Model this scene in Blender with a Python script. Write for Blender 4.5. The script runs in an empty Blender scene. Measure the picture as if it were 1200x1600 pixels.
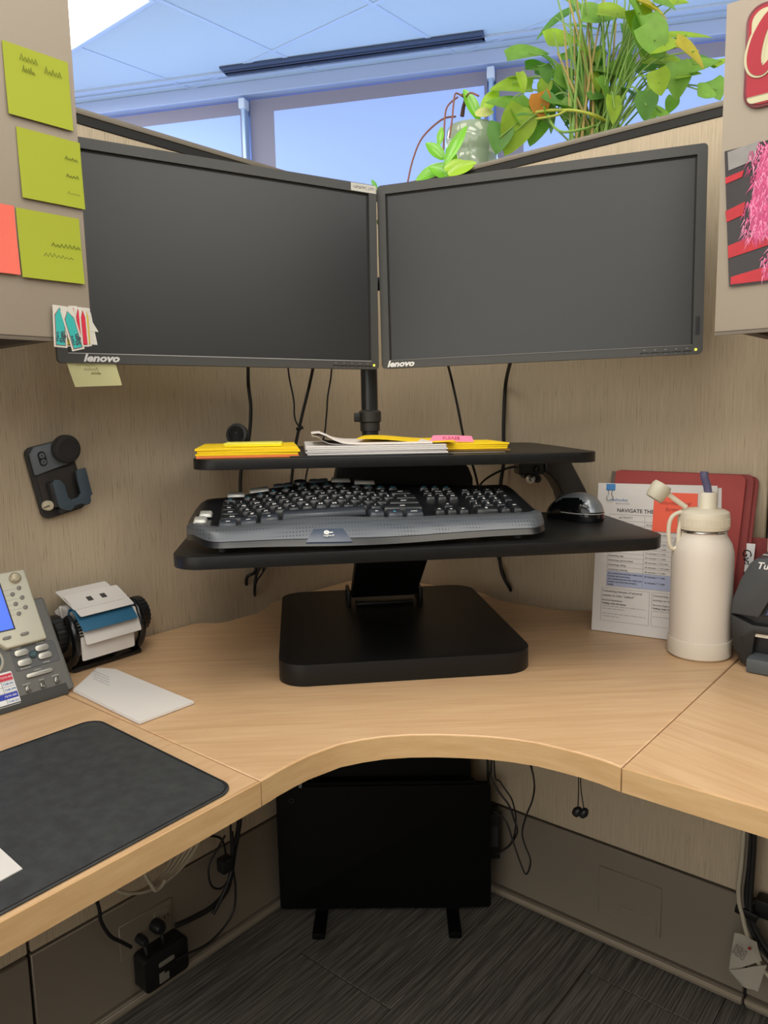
import bpy, bmesh, math, random
from mathutils import Matrix, Vector
random.seed(7)
SC = bpy.context.scene
COL = SC.collection
# ------------------------------------------------------------ camera, world, lights, exposure
cd = bpy.data.cameras.new('camera'); cam = bpy.data.objects.new('camera', cd); COL.objects.link(cam); SC.camera = cam
cd.sensor_fit = 'VERTICAL'; cd.sensor_height = 24.0; cd.lens = 1187.000 / 1600 * 24.0; cd.clip_start = .02
cr = [[0.768465, -0.071421, 0.635893], [0.639564, 0.117529, -0.759701], [-0.020477, 0.990498, 0.135995]]
cam.matrix_world = Matrix.Translation((1.26643,-1.45576,1.16591)) @ Matrix([list(r) for r in cr]).to_4x4()
SC.view_settings.view_transform = 'Standard'; SC.view_settings.look = 'None'
SC.view_settings.gamma = 1; SC.view_settings.use_curve_mapping = False; SC.view_settings.exposure = 0.35
w = bpy.data.worlds.new('world'); SC.world = w; w.use_nodes = True
w.node_tree.nodes['Background'].inputs[0].default_value = (1.0, .95, .87, 1)
w.node_tree.nodes['Background'].inputs[1].default_value = 1.6

def area(name, loc, sx, sy, power, color=(1, .93, .82)):
    l = bpy.data.lights.new(name, 'AREA'); l.shape = 'RECTANGLE'; l.size = sx; l.size_y = sy; l.energy = power; l.color = color
    o = bpy.data.objects.new(name, l); COL.objects.link(o); o.location = loc
    return o
area('troffer_lamp', (1.25, -1.35, 2.77), 1.15, .55, 12)
area('troffer_lamp', (2.4, -2.6, 2.77), 1.15, .55, 22)
area('troffer_lamp', (-.55, -2.2, 2.77), 1.15, .55, 14)
area('troffer_lamp', (-2.14, .20, 2.77), 1.15, .55, 12)
area('troffer_lamp', (3.0, -.6, 2.77), 1.15, .55, 12)
dl = area('window_daylight_lamp', (-.854+.65, 1.753-.60, 2.1), 3.2, 1.1, 14, (.55, .76, 1.0))
dl.matrix_world = Matrix.Translation(Vector((-.438, .899, 0))*1.80+Vector((.899, .438, 0))*-.3+Vector((0, 0, 1.95))) @ Matrix.Rotation(math.radians(26), 4, 'Z') @ Matrix.Rotation(math.radians(-104), 4, 'X')

# ------------------------------------------------------------ materials
def lin(h):
    if isinstance(h, str):
        h = h.lstrip('#'); c = [int(h[i:i+2], 16)/255 for i in (0, 2, 4)]
    else: c = [x/255 for x in h]
    return tuple((x/12.92 if x <= .04045 else ((x+.055)/1.055)**2.4) for x in c)
_mc = {}
def mat(name, color, rough=.5, metal=0., bump=0., bscale=200., spec=.5, emit=0., mottle=0., mscale=30., trans=0., coat=0., alpha=1.):
    if name in _mc: return _mc[name]
    m = bpy.data.materials.new(name); m.use_nodes = True; nt = m.node_tree; b = nt.nodes['Principled BSDF']
    c = lin(color); b.inputs['Base Color'].default_value = (*c, 1)
    b.inputs['Roughness'].default_value = rough; b.inputs['Metallic'].default_value = metal
    b.inputs['Specular IOR Level'].default_value = spec; b.inputs['Coat Weight'].default_value = coat
    b.inputs['Transmission Weight'].default_value = trans; b.inputs['Alpha'].default_value = alpha
    if emit: b.inputs['Emission Color'].default_value = (*c, 1); b.inputs['Emission Strength'].default_value = emit
    tc = nt.nodes.new('ShaderNodeTexCoord')
    if bump:
        n = nt.nodes.new('ShaderNodeTexNoise'); n.inputs['Scale'].default_value = bscale; n.inputs['Detail'].default_value = 3
        bp = nt.nodes.new('ShaderNodeBump'); bp.inputs['Strength'].default_value = bump; bp.inputs['Distance'].default_value = .001
        nt.links.new(tc.outputs['Object'], n.inputs['Vector']); nt.links.new(n.outputs[0], bp.inputs['Height']); nt.links.new(bp.outputs[0], b.inputs['Normal'])
    if mottle:
        n = nt.nodes.new('ShaderNodeTexNoise'); n.inputs['Scale'].default_value = mscale; n.inputs['Detail'].default_value = 4
        mp = nt.nodes.new('ShaderNodeMapRange'); mp.inputs['To Min'].default_value = 1-mottle; mp.inputs['To Max'].default_value = 1+mottle
        hs = nt.nodes.new('ShaderNodeHueSaturation'); hs.inputs['Color'].default_value = (*c, 1)
        nt.links.new(tc.outputs['Object'], n.inputs['Vector']); nt.links.new(n.outputs[0], mp.inputs['Value'])
        nt.links.new(mp.outputs[0], hs.inputs['Value']); nt.links.new(hs.outputs[0], b.inputs['Base Color'])
    _mc[name] = m; return m

def streak(name, c1, c2, scale, rough=.6, rot=0., bump=.15, thr=(.35, .7), c3=None, rnd=False, fine=None, spec=.5, bscale=None):
    """stretched noise between two colours, object coordinates; scale = per-axis"""
    m = bpy.data.materials.new(name); m.use_nodes = True; nt = m.node_tree; b = nt.nodes['Principled BSDF']
    b.inputs['Roughness'].default_value = rough; b.inputs['Specular IOR Level'].default_value = spec
    tc = nt.nodes.new('ShaderNodeTexCoord'); vec = tc.outputs['Object']
    if rnd:
        oi = nt.nodes.new('ShaderNodeObjectInfo'); vm = nt.nodes.new('ShaderNodeVectorMath'); vm.operation = 'SCALE'
        cm = nt.nodes.new('ShaderNodeCombineXYZ'); 
        for i in range(3): nt.links.new(oi.outputs['Random'], cm.inputs[i])
        vm.inputs['Scale'].default_value = 13.7; nt.links.new(cm.outputs[0], vm.inputs[0])
        va = nt.nodes.new('ShaderNodeVectorMath'); va.operation = 'ADD'; nt.links.new(vec, va.inputs[0]); nt.links.new(vm.outputs[0], va.inputs[1]); vec = va.outputs[0]
    mp = nt.nodes.new('ShaderNodeMapping'); mp.vector_type = 'TEXTURE'
    mp.inputs['Rotation'].default_value = (0, 0, rot); mp.inputs['Scale'].default_value = tuple(1/s for s in scale)
    nt.links.new(vec, mp.inputs['Vector'])
    n = nt.nodes.new('ShaderNodeTexNoise'); n.inputs['Scale'].default_value = 1; n.inputs['Detail'].default_value = 5; n.inputs['Roughness'].default_value = .6
    nt.links.new(mp.outputs[0], n.inputs['Vector'])
    cr = nt.nodes.new('ShaderNodeValToRGB'); cr.color_ramp.elements[0].position = thr[0]; cr.color_ramp.elements[1].position = thr[1]
    cr.color_ramp.elements[0].color = (*lin(c1), 1); cr.color_ramp.elements[1].color = (*lin(c2), 1)
    nt.links.new(n.outputs[0], cr.inputs[0]); outc = cr.outputs[0]
    if c3:   # sparse darker threads
        mp2 = nt.nodes.new('ShaderNodeMapping'); mp2.vector_type = 'TEXTURE'; mp2.inputs['Rotation'].default_value = (0, 0, rot)
        mp2.inputs['Scale'].default_value = tuple(1/s for s in fine); nt.links.new(vec, mp2.inputs['Vector'])
        n2 = nt.nodes.new('ShaderNodeTexNoise'); n2.inputs['Scale'].default_value = 1; n2.inputs['Detail'].default_value = 2
        nt.links.new(mp2.outputs[0], n2.inputs['Vector'])
        r2 = nt.nodes.new('ShaderNodeValToRGB'); r2.color_ramp.elements[0].position = .60; r2.color_ramp.elements[1].position = .70
        nt.links.new(n2.outputs[0], r2.inputs[0])
        mx = nt.nodes.new('ShaderNodeMix'); mx.data_type = 'RGBA'; mx.inputs['B'].default_value = (*lin(c3), 1)
        fm = nt.nodes.new('ShaderNodeMath'); fm.operation = 'MULTIPLY'; fm.inputs[1].default_value = .6
        nt.links.new(r2.outputs[0], fm.inputs[0]); nt.links.new(fm.outputs[0], mx.inputs['Factor']); nt.links.new(outc, mx.inputs['A']); outc = mx.outputs['Result']
    nt.links.new(outc, b.inputs['Base Color'])
    bp = nt.nodes.new('ShaderNodeBump'); bp.inputs['Strength'].default_value = bump; bp.inputs['Distance'].default_value = .001
    nt.links.new(n.outputs[0], bp.inputs['Height']); nt.links.new(bp.outputs[0], b.inputs['Normal'])
    return m

FABL = streak('wall_fabric', '#b5a58d', '#cdbda4', (600, 620, 9), .9, c3='#85775f', fine=(900, 520, 18), bump=.25, thr=(.3, .7), spec=.2)
FABR = streak('wall_fabric_b', '#b5a58d', '#cdbda4', (620, 600, 9), .9, c3='#94866f', fine=(560, 900, 18), bump=.25, thr=(.3, .7), spec=.2)
LAM = mat('panel_paint', '#847a6c', .45, bump=.05, bscale=900)
CABP = mat('cabinet_paint', '#a19585', .5, bump=.06, bscale=900)
CAPM = mat('cap_metal', '#7d7466', .4)
GAP = mat('gap_dark', '#1c1a18', .7)
WOODC = streak('maple_corner', '#c9a37c', '#d6b48c', (7, 75, 30), .38, rot=math.radians(43), c3='#c09a70', fine=(3, 60, 20), bump=.02)
WOODL = streak('maple_left', '#c9a37c', '#d6b48c', (75, 7, 30), .38, c3='#c09a70', fine=(60, 3, 20), bump=.02)
WOODR = streak('maple_right', '#c9a37c', '#d6b48c', (7, 75, 30), .38, rot=-.25, c3='#c09a70', fine=(3, 60, 20), bump=.02)
EDGEM = streak('maple_edge', '#c9a273', '#d6b383', (14, 14, 90), .35, bump=.02)
CARP = streak('carpet', '#4a4845', '#77736c', (300, 6, 300), .97, bump=.8, thr=(.40, .66), rnd=True, c3='#8a8680', fine=(330, 9, 300), spec=.1)
BLK = mat('black_powder', '#0f0f10', .45, bump=.06, bscale=1200, spec=.35)
BLKW = streak('black_laminate', '#101011', '#171718', (40, 200, 200), .40, bump=.12, spec=.35)
PLA = mat('black_plastic', '#17181a', .4, bump=.05, bscale=900)
GLOSS = mat('gloss_black', '#0a0b0e', .12)
RUB = mat('rubber', '#2c2c2c', .75)
BEZ = mat('bezel_plastic', '#444443', .5, bump=.08, bscale=1500)
SCR = mat('lcd_matte', '#2c2d2f', .36, spec=.6)
WHT = mat('white_print', '#e9e9e9', .5)
CHR = mat('chrome', '#c8c8c8', .2, 1.)
SILV = mat('silver_plastic', '#b9bbb8', .3, .3)
PAPER = mat('paper_white', '#d9d5d2', .8, bump=.1, bscale=60)
INK = mat('ink_dark', '#44444c', .7)
INKG = mat('ink_grey', '#9a979a', .7)
INKB = mat('ink_blue', '#2c6fb0', .6)
YEL = mat('paper_yellow', '#f7d000', .65)
ORG = mat('paper_orange', '#f08048', .65)
PINK = mat('paper_pink', '#ee7fa0', .65)
LIME = mat('note_lime', '#a4ae2c', .75)
SALM = mat('note_salmon', '#f0705e', .75)
PALE = mat('note_pale_yellow', '#d9d7a2', .75)
RED = mat('folder_red', '#a84542', .7, mottle=.08, mscale=25)
CRM = mat('bottle_cream', '#dcd3c8', .5, bump=.1, bscale=1800)
CRM2 = mat('bottle_cap_cream', '#e0d8c4', .4)
CABLE = mat('cable_black', '#151515', .5)
CABW = mat('cable_white', '#b5ac98', .5)

# ------------------------------------------------------------ mesh helpers
I4 = Matrix.Identity(4)
class MB:
    def __init__(s, M=None): s.bm = bmesh.new(); s.M = M or I4
    def _add(s, vs, fs):
        v = [s.bm.verts.new(s.M @ Vector(p)) for p in vs]
        for f in fs:
            try: s.bm.faces.new([v[i] for i in f])
            except ValueError: pass
        return s
    def box(s, c, d, R=None):
        x, y, z = [k/2 for k in d]; vs = [Vector((i*x, j*y, k*z)) for i in (-1, 1) for j in (-1, 1) for k in (-1, 1)]
        if R is not None: vs = [R @ v for v in vs]
        vs = [v + Vector(c) for v in vs]
        return s._add(vs, [(0, 1, 3, 2), (4, 6, 7, 5), (0, 4, 5, 1), (2, 3, 7, 6), (0, 2, 6, 4), (1, 5, 7, 3)])
    def bb(s, a, b): return s.box([(a[i]+b[i])/2 for i in range(3)], [abs(b[i]-a[i]) for i in range(3)])
    def prism(s, pts, z0, z1, top=None):
        n = len(pts); t = top or pts
        vs = [(p[0], p[1], z0) for p in pts] + [(p[0], p[1], z1) for p in t]
        return s._add(vs, [tuple(reversed(range(n))), tuple(range(n, 2*n))] + [(i, (i+1) % n, n+(i+1) % n, n+i) for i in range(n)])
    def ring(s, profile, seg=32, c=(0, 0), a0=0, a1=2*math.pi):
        """lathe (r,z) profile about local z, closed caps where r==0"""
        vs = []; n = len(profile)
        for k in range(seg):
            a = 2*math.pi*k/seg
            for r, z in profile: vs.append((c[0]+max(r, 1e-5)*math.cos(a), c[1]+max(r, 1e-5)*math.sin(a), z))
        fs = []
        for k in range(seg):
            k2 = (k+1) % seg
            for i in range(n-1): fs.append((k*n+i, k2*n+i, k2*n+i+1, k*n+i+1))
        fs.append(tuple(k*n for k in reversed(range(seg)))); fs.append(tuple(k*n+n-1 for k in range(seg)))
        return s._add(vs, fs)
    def tube(s, pts, r, seg=8, smooth=True, flat=1.0):
        P = [Vector(p) for p in pts]
        if smooth and len(P) > 2: P = catmull(P, 6)
        rr = r if isinstance(r, (list, tuple)) else None
        n = len(P); vs = []; up = Vector((0, 0, 1)); prev = None
        for i, p in enumerate(P):
            t = (P[min(i+1, n-1)]-P[max(i-1, 0)]).normalized()
            a = prev if prev is not None else (up if abs(t.z) < .9 else Vector((1, 0, 0)))
            x = (a - t*a.dot(t)).normalized(); prev = x; y = t.cross(x)
            ri = r if rr is None else rr[0] + (rr[1]-rr[0])*i/(n-1)
            for k in range(seg):
                an = 2*math.pi*k/seg; vs.append(p + x*math.cos(an)*ri + y*math.sin(an)*ri*flat)
        fs = [(i*seg+k, i*seg+(k+1) % seg, (i+1)*seg+(k+1) % seg, (i+1)*seg+k) for i in range(n-1) for k in range(seg)]
        fs += [tuple(reversed(range(seg))), tuple((n-1)*seg+k for k in range(seg))]
        return s._add(vs, fs)
    def cyl(s, a, b, r, seg=20, r2=None): return s.tube([a, b], [r, r2 if r2 is not None else r], seg, False)
    def sheet(s, quad, th=.0006, n=1, sag=None):
        """thin slab over a bilinear quad (bl,br,tr,tl); sag(u,v) offsets along the normal"""
        q = [Vector(p) for p in quad]; N = (q[1]-q[0]).cross(q[3]-q[0]).normalized()
        vs = []
        for side in (0, 1):
            for j in range(n+1):
                for i in range(n+1):
                    u, v = i/n, j/n; p = q[0]*(1-u)*(1-v)+q[1]*u*(1-v)+q[2]*u*v+q[3]*(1-u)*v
                    p = p + N*((sag(u, v) if sag else 0) + th*side); vs.append(p)
        m = (n+1)**2; fs = []
        id_ = lambda i, j: j*(n+1)+i
        for j in range(n):
            for i in range(n):
                a = (id_(i, j), id_(i+1, j), id_(i+1, j+1), id_(i, j+1))
                fs.append(tuple(reversed(a))); fs.append(tuple(m+k for k in a))
        b = [id_(i, 0) for i in range(n)] + [id_(n, j) for j in range(n)] + [id_(n-i, n) for i in range(n)] + [id_(0, n-j) for j in range(n)]
        for k in range(len(b)):
            a, c = b[k], b[(k+1) % len(b)]; fs.append((a, c, m+c, m+a))
        return s._add(vs, fs)
    def bevel(s, w, seg=2, ang=35):
        bmesh.ops.remove_doubles(s.bm, verts=s.bm.verts, dist=1e-6)
        s.bm.normal_update()
        e = [e for e in s.bm.edges if len(e.link_faces) == 2 and e.calc_face_angle(0) > math.radians(ang)]
        bmesh.ops.bevel(s.bm, geom=e, offset=w, segments=seg, affect='EDGES', clamp_overlap=True, profile=.6)
        return s
    def build(s, name, m, parent=None, smooth=40, local=False):
        if not local and parent is not None:
            s.bm.transform(wm(parent).inverted())
        bmesh.ops.recalc_face_normals(s.bm, faces=s.bm.faces)
        me = bpy.data.meshes.new(name); s.bm.to_mesh(me); s.bm.free()
        if smooth:
            for p in me.polygons: p.use_smooth = True
            me.set_sharp_from_angle(angle=math.radians(smooth))
        me.materials.append(m)
        o = bpy.data.objects.new(name, me); COL.objects.link(o)
        if parent is not None: o.parent = parent
        return o
def wm(o):
    M = o.matrix_basis.copy(); p = o.parent
    while p: M = p.matrix_basis @ M; p = p.parent
    return M
def catmull(P, k=6):
    out = []
    for i in range(len(P)-1):
        p0, p1, p2, p3 = P[max(i-1, 0)], P[i], P[i+1], P[min(i+2, len(P)-1)]
        for j in range(k):
            t = j/k; out.append(.5*((2*p1)+(p2-p0)*t+(2*p0-5*p1+4*p2-p3)*t*t+(3*p1-p0-3*p2+p3)*t**3))
    out.append(P[-1]); return out
def tag(o, label, cat, group=None, kind=None):
    o['label'] = label; o['category'] = cat
    if group: o['group'] = group
    if kind: o['kind'] = kind
    return o
def thing(name, label, cat, loc=(0, 0, 0), rz=0, group=None, M=None):
    o = bpy.data.objects.new(name, None); COL.objects.link(o); o.empty_display_size = .02
    o.matrix_basis = M.copy() if M is not None else Matrix.Translation(loc) @ Matrix.Rotation(rz, 4, 'Z')
    return tag(o, label, cat, group)
def struct(o): o['kind'] = 'structure'; return o
def dup(o, parent=None):
    c = o.copy(); COL.objects.link(c); c.parent = parent
    for ch in o.children: dup(ch, c)
    return c
def T(x, y, z): return Matrix.Translation((x, y, z))
def RZ(a): return Matrix.Rotation(a, 4, 'Z')
def frame(o, x, y, z): # columns
    m = Matrix.Identity(4)
    for i, c in enumerate((x, y, z)):
        for k in range(3): m[k][i] = c[k]
    for k in range(3): m[k][3] = o[k]
    return m
def rrect(x0, y0, x1, y1, r, k=5):
    rs = r if isinstance(r, (list, tuple)) else [r]*4; pts = []
    for (cx, cy, a0, q) in ((x1, y0, -90, 1), (x1, y1, 0, 2), (x0, y1, 90, 3), (x0, y0, 180, 0)):
        R = rs[q]; sx = -1 if cx == x1 else 1; sy = -1 if cy == y1 else 1
        for i in range(k+1):
            a = math.radians(a0+90*i/k); pts.append((cx+sx*R+R*math.cos(a), cy+sy*R+R*math.sin(a)))
    return pts
def text(name, body, size, m, parent, M, align='CENTER', th=.0002, shear=0., off=0., sx=1., world=False):
    """flat raised lettering; M maps text plane (x right, y up, z out) into parent's local space"""
    c = bpy.data.curves.new(name, 'FONT'); c.body = body; c.size = size; c.extrude = th; c.align_x = align; c.align_y = 'CENTER'
    c.shear = shear; c.offset = off; c.resolution_u = 2
    o = bpy.data.objects.new(name, c); COL.objects.link(o)
    dg = bpy.context.evaluated_depsgraph_get(); me = bpy.data.meshes.new_from_object(o.evaluated_get(dg))
    bpy.data.objects.remove(o); bpy.data.curves.remove(c)
    S = Matrix.Diagonal((sx, 1, 1, 1)); MM = M @ S
    if world and parent is not None: MM = wm(parent).inverted() @ MM
    me.transform(MM); me.materials.clear(); me.materials.append(m)
    o = bpy.data.objects.new(name, me); COL.objects.link(o)
    if parent is not None: o.parent = parent
    return o
def lines(mb, rows, h=.0008, th=.0001):
    """printed text lines as thin raised bars broken into words, in the mb's frame: rows=(x0,x1,y)"""
    rg = random.Random(3)
    for x0, x1, y in rows:
        x = x0
        while x < x1:
            L = min(rg.uniform(.003, .011), x1-x)
            mb.bb((x, y-h/2, 0), (x+L, y+h/2, th)); x += L+.0016
    return mb
def scribble(x0, y0, wd, ht, n=7, seed=1):
    rg = random.Random(seed); return [(x0+wd*i/(n*2), y0+(ht if i % 2 else 0)*rg.uniform(.4, 1), .0004) for i in range(n*2+1)]

# ------------------------------------------------------------ room shell
fl = MB().bb((-3.4, -4, -.06), (3.6, 3.2, -.008)).build('floor', mat('subfloor', '#3a3836', .9)); struct(fl)
base = MB().bb((0, 0, 0), (.248, .998, .006)).bevel(.0015, 1)
pl0 = base.build('carpet_plank', CARP, fl, local=True); first = True
for i in range(9):
    for j in range(-4, 3):
        x = -.1+i*.25; y = j*1.0 - (i % 3)*.33 - .1
        if y > .1: continue
        o = pl0 if first else pl0.copy()
        if not first: COL.objects.link(o)
        first = False; o.location = (x, y, -.0075)
CEIL = 2.8
ce = MB().bb((-3.4, -4, CEIL+.02), (3.6, 3.2, CEIL+.08)).build('ceiling', mat('ceiling_deck', '#9aa6b8', .9)); struct(ce)
TILE = mat('acoustic_tile', '#b6c9dc', .95, bump=.5, bscale=260, mottle=.06, mscale=160)
t0 = MB().bb((.006, .006, 0), (.604, .604, .018)).bevel(.004, 1).build('ceiling_tile', TILE, ce, local=True); first = True
X0, Y0 = -1.5-.61*3, .505-.61*7
NW = Vector((-.438, .899, 0)).normalized(); DW = Vector((NW.y, -NW.x, 0)); OW = 1.95  # window wall plane
troffers = {(1, 6), (2, 6), (4, 4), (5, 4), (6, 2), (7, 2), (2, 2), (3, 2), (7, 5), (8, 5)}
for i in range(11):
    for j in range(11):
        x, y = X0+i*.61, Y0+j*.61
        if (i, j) in troffers: continue
        if Vector((x+.3, y+.3, 0)).dot(NW) > OW-.30+.45: continue
        o = t0 if first else t0.copy()
        if not first: COL.objects.link(o)
        first = False; o.location = (x, y, CEIL-.001)
gb = MB()
GRID = mat('ceiling_grid', '#b2c4de', .5)
for i in range(12): gb.bb((X0+i*.61-.010, -4, CEIL-.004), (X0+i*.61+.010, 2.2, CEIL+.001))
for j in range(12): gb.bb((-3.4, Y0+j*.61-.010, CEIL-.0044), (3.6, Y0+j*.61+.010, CEIL+.0006))
gb.build('ceiling_grid', GRID, ce)
LENS = mat('lamp_lens', '#fff6e4', .4, emit=3.5)
def troffer(i, j, label):
    x, y = X0+i*.61, Y0+j*.61
    t = thing('ceiling_troffer', label, 'ceiling light', (x+.61, y+.305, CEIL-.006), group=None)
    m = MB(); m.bb((x+.005, y+.005, CEIL-.012), (x+1.215, y+.02, CEIL)); m.bb((x+.005, y+.59, CEIL-.012), (x+1.215, y+.605, CEIL))
    m.bb((x+.005, y+.02, CEIL-.012), (x+.02, y+.59, CEIL)); m.bb((x+1.2, y+.02, CEIL-.012), (x+1.215, y+.59, CEIL))
    m.build('frame', GRID, t)
    MB().bb((x+.02, y+.02, CEIL-.008), (x+1.2, y+.59, CEIL-.002)).build('lens', LENS, t)
troffer(1, 6, 'glowing white recessed ceiling light panel above the left cabinet')
troffer(4, 4, 'recessed ceiling light panel overhead of the desk corner, out of frame')
troffer(6, 2, 'recessed ceiling light panel behind the viewpoint, out of frame')
troffer(2, 2, 'recessed ceiling light panel to the left rear, out of frame')
troffer(7, 5, 'recessed ceiling light panel to the far right, out of frame')

we = struct(MB().bb((2.25, -4, 0), (2.31, -.06, 1.66)).build('wall_east_added', mat('added_wall_dark', '#6e6555', .9)))  # unseen dark partition, added to hold back low light from the right
MB().bb((2.246, -4, 1.661), (2.314, -.06, 1.68)).bevel(.004, 2).build('top_cap', CAPM, we)
# window wall, 26 degrees off the cubicle grid
MW = frame(NW*OW, DW, NW, Vector((0, 0, 1)))  # local x along wall, y outwards, z up
WP = mat('window_wall_paint', '#b3b8cc', .8)
HEAD = mat('header_paint', '#a9bde2', .6)
bw = MB(MW); bw.bb((-3.2, .10, 0), (3.0, .2, .9)).bb((-3.2, .10, 2.735), (3.0, .2, CEIL+.08))
bb_ = bw.build('wall_back', WP); struct(bb_)
MB(MW).bb((-3.2, -.03, 2.735), (3.0, .10, CEIL)).bevel(.004, 1).build('header', HEAD, bb_)
MB(MW).bb((-3.2, -.165, CEIL-.012), (3.0, -.14, CEIL)).build('ceiling_trim', GRID, bb_)
MB(MW).bb((-3.2, -.10, CEIL-.008), (3.0, -.085, CEIL)).build('ceiling_trim', GRID, bb_)
SKYG = mat('window_daylight', '#a9c8fb', .5, emit=.9)
FRM = mat('window_frame_metal', '#a8c4e6', .35, .2)
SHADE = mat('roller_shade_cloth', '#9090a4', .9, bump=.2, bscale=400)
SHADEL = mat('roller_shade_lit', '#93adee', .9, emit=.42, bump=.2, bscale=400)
mull = [-2.38, -1.135, .112, 1.357, 2.6]
for k in range(4):
    a, b = mull[k], mull[k+1]
    wf = MB(MW); wf.bb((a, .06, .9), (a+.05, .12, 2.735)).bb((b-.05, .06, .9), (b, .12, 2.735)).bb((a, .06, .9), (b, .12, .95)).bb((a, .06, 2.665), (b, .12, 2.735))
    o = wf.build('window_%d' % (k+1), FRM); struct(o)
    MB(MW).bb((a+.05, .085, .95), (b-.05, .09, 2.665)).build('pane', SKYG, o)
    MB(MW).box((a, .01, 1.83), (.022, .05, 1.79)).bevel(.004, 1).build('mullion', FRM, o)
    MB(MW).box((a, .0, 2.70), (.034, .06, .05)).bevel(.004, 1).build('bracket', mat('bracket_white', '#cfe0f6', .4), o)
    nm = ['leftmost roller shade, mostly behind the left partition', 'wide roller shade glowing blue between the two window posts', 'roller shade behind the leafy plants right of the second window post', 'far right roller shade hidden behind the right cabinet'][k]
    r = thing('roller_shade', nm, 'window shade', MW @ Vector(((a+b)/2, .03, 1.0)))
    e = .15 if k else .03
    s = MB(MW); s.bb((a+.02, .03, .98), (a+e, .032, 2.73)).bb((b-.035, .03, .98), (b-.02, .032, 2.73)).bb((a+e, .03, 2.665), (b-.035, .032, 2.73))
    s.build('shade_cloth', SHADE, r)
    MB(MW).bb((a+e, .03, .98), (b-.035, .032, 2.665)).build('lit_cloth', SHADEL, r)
    MB(MW).box(((a+b)/2, .03, .97), (b-a-.04, .02, .03)).bevel(.004, 1).build('hem_bar', FRM, r)
d = thing('ceiling_diffuser', 'long dark slot air diffuser in the ceiling in front of the windows', 'air vent', MW @ Vector((-.53, -.164, CEIL)))
MB(MW).bb((-1.16, -.215, CEIL-.012), (.10, -.125, CEIL-.001)).build('slot_body', mat('diffuser_dark', '#3c4a66', .6), d)
for yy in (-.185, -.155): MB(MW).bb((-1.15, yy-.003, CEIL-.016), (.09, yy+.003, CEIL-.011)).build('blade', mat('diffuser_blade', '#2c3750', .5), d)

# ------------------------------------------------------------ cubicle partitions
def partition(name, side):
    # side 'L': face on x=0 running to -y ; 'R': face on y=0 running to +x.  M maps (a along, b out of wall, z)
    M = frame((0, 0, 0), (0, -1, 0), (1, 0, 0), (0, 0, 1)) if side == 'L' else frame((0, 0, 0), (1, 0, 0), (0, -1, 0), (0, 0, 1))
    F = FABL if side == 'L' else FABR
    s = MB(M).bb((-.06, -.062, 0), (2.35, -.012, 1.66)).build(name, GAP); struct(s)
    for a, b in ((0, .931), (.935, 1.86)):
        MB(M).bb((a+.001, -.013, .232), (b, 0, 1.655)).bevel(.0025, 1).build('fabric_panel', F, s)
        MB(M).bb((a+.001, -.013, .026), (b, -.001, .226)).bevel(.002, 1).build('lower_panel', LAM, s)
        bo = MB(M).bb((a+.001, -.013, .0), (b, .004, .022)).bevel(.003, 1).build('base_raceway', LAM, s)
        MB(M).bb((a+.001, .003, .012), (b, .010, .022)).bevel(.001, 1).build('raceway_lip', mat('lip_paint', '#9a8f7e', .4), bo)
        MB(M).bb((a, -.066, 1.669), (b, .004, 1.680)).bevel(.004, 2).build('top_cap', CAPM, s)
        MB(M).bb((a, -.060, 1.655), (b, .0015, 1.669)).build('cap_reveal', GAP, s)
    return s, M
wl, ML_ = partition('wall_left', 'L')
wr, MR_ = partition('wall_right', 'R')
def outlet_cover(M, wallo, a0, a1, z0, z1, small):
    MB(M).prism([(a0, z0), (a1, z0), (a1, z1), (a0, z1)], 0, .0) if 0 else None
    MB(M).bb((a0, -.001, z0), (a1, .002, z1)).bevel(.0015, 1).build('outlet_cover', LAM, wallo)
    MB(M).bb((small[0], .002, small[1]), (small[2], .004, small[3])).bevel(.0015, 1).build('knockout', LAM, wallo)
outlet_cover(MR_, wr, .634, .770, .067, .178, (.681, .072, .762, .106))
outlet_cover(ML_, wl, .646, .766, .110, .185, (.652, .135, .690, .172))

# ------------------------------------------------------------ desk
Z = .74; TH = .030
def surface(name, outline, front, label, m):
    """outline: full polygon (ccw), front: polyline along the front edge for the band"""
    o = thing(name, label, 'desk', (sum(p[0] for p in outline)/len(outline), sum(p[1] for p in outline)/len(outline), Z-TH))
    b = MB().prism(outline, Z-TH, Z); b.bevel(.0012, 1); b.build('worktop', m, o)
    pts = front; n = len(pts); vs = []; off = []
    for i, p in enumerate(pts):
        t = Vector(pts[min(i+1, n-1)])-Vector(pts[max(i-1, 0)]); t.normalize(); off.append((p[0]+t.y*.0025, p[1]-t.x*.0025))
    q = list(pts)+list(reversed(off)); e = MB().prism(q, Z-TH-.001, Z-.0012); e.build('edge_band', EDGEM, o)
    return o
CUR = [(0.6161,-0.931,0.74),(0.6145,-0.9132,0.74),(0.614,-0.8879,0.74),(0.6134,-0.8614,0.74),(0.6142,-0.8349,0.74),(0.6188,-0.8113,0.74),(0.6235,-0.7868,0.74),(0.6377,-0.7594,0.74),(0.6547,-0.7344,0.74),(0.6784,-0.7102,0.74),(0.7046,-0.6892,0.74),(0.7324,-0.6706,0.74),(0.761,-0.6537,0.74),(0.7913,-0.6405,0.74),(0.8228,-0.6307,0.74),(0.852,-0.627,0.74),(0.8811,-0.6249,0.74),(0.9061,-0.6253,0.74),(0.929,-0.6265,0.74)]
cur = [(p[0], p[1]) for p in CUR]; cur[0] = (.6165, -.914); cur[1] = (.6155, -.900); cur[-1] = (.933, -.629)
back = [(.933, -.006), (.62, -.006), (.60, -.012), (.575, -.034), (.54, -.044), (.42, -.044), (.385, -.030), (.35, -.010), (.32, -.006), (.006, -.006), (.006, -.32), (.012, -.355), (.040, -.40), (.050, -.43), (.050, -.51), (.042, -.528), (.015, -.545), (.006, -.56), (.006, -.914)]
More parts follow.
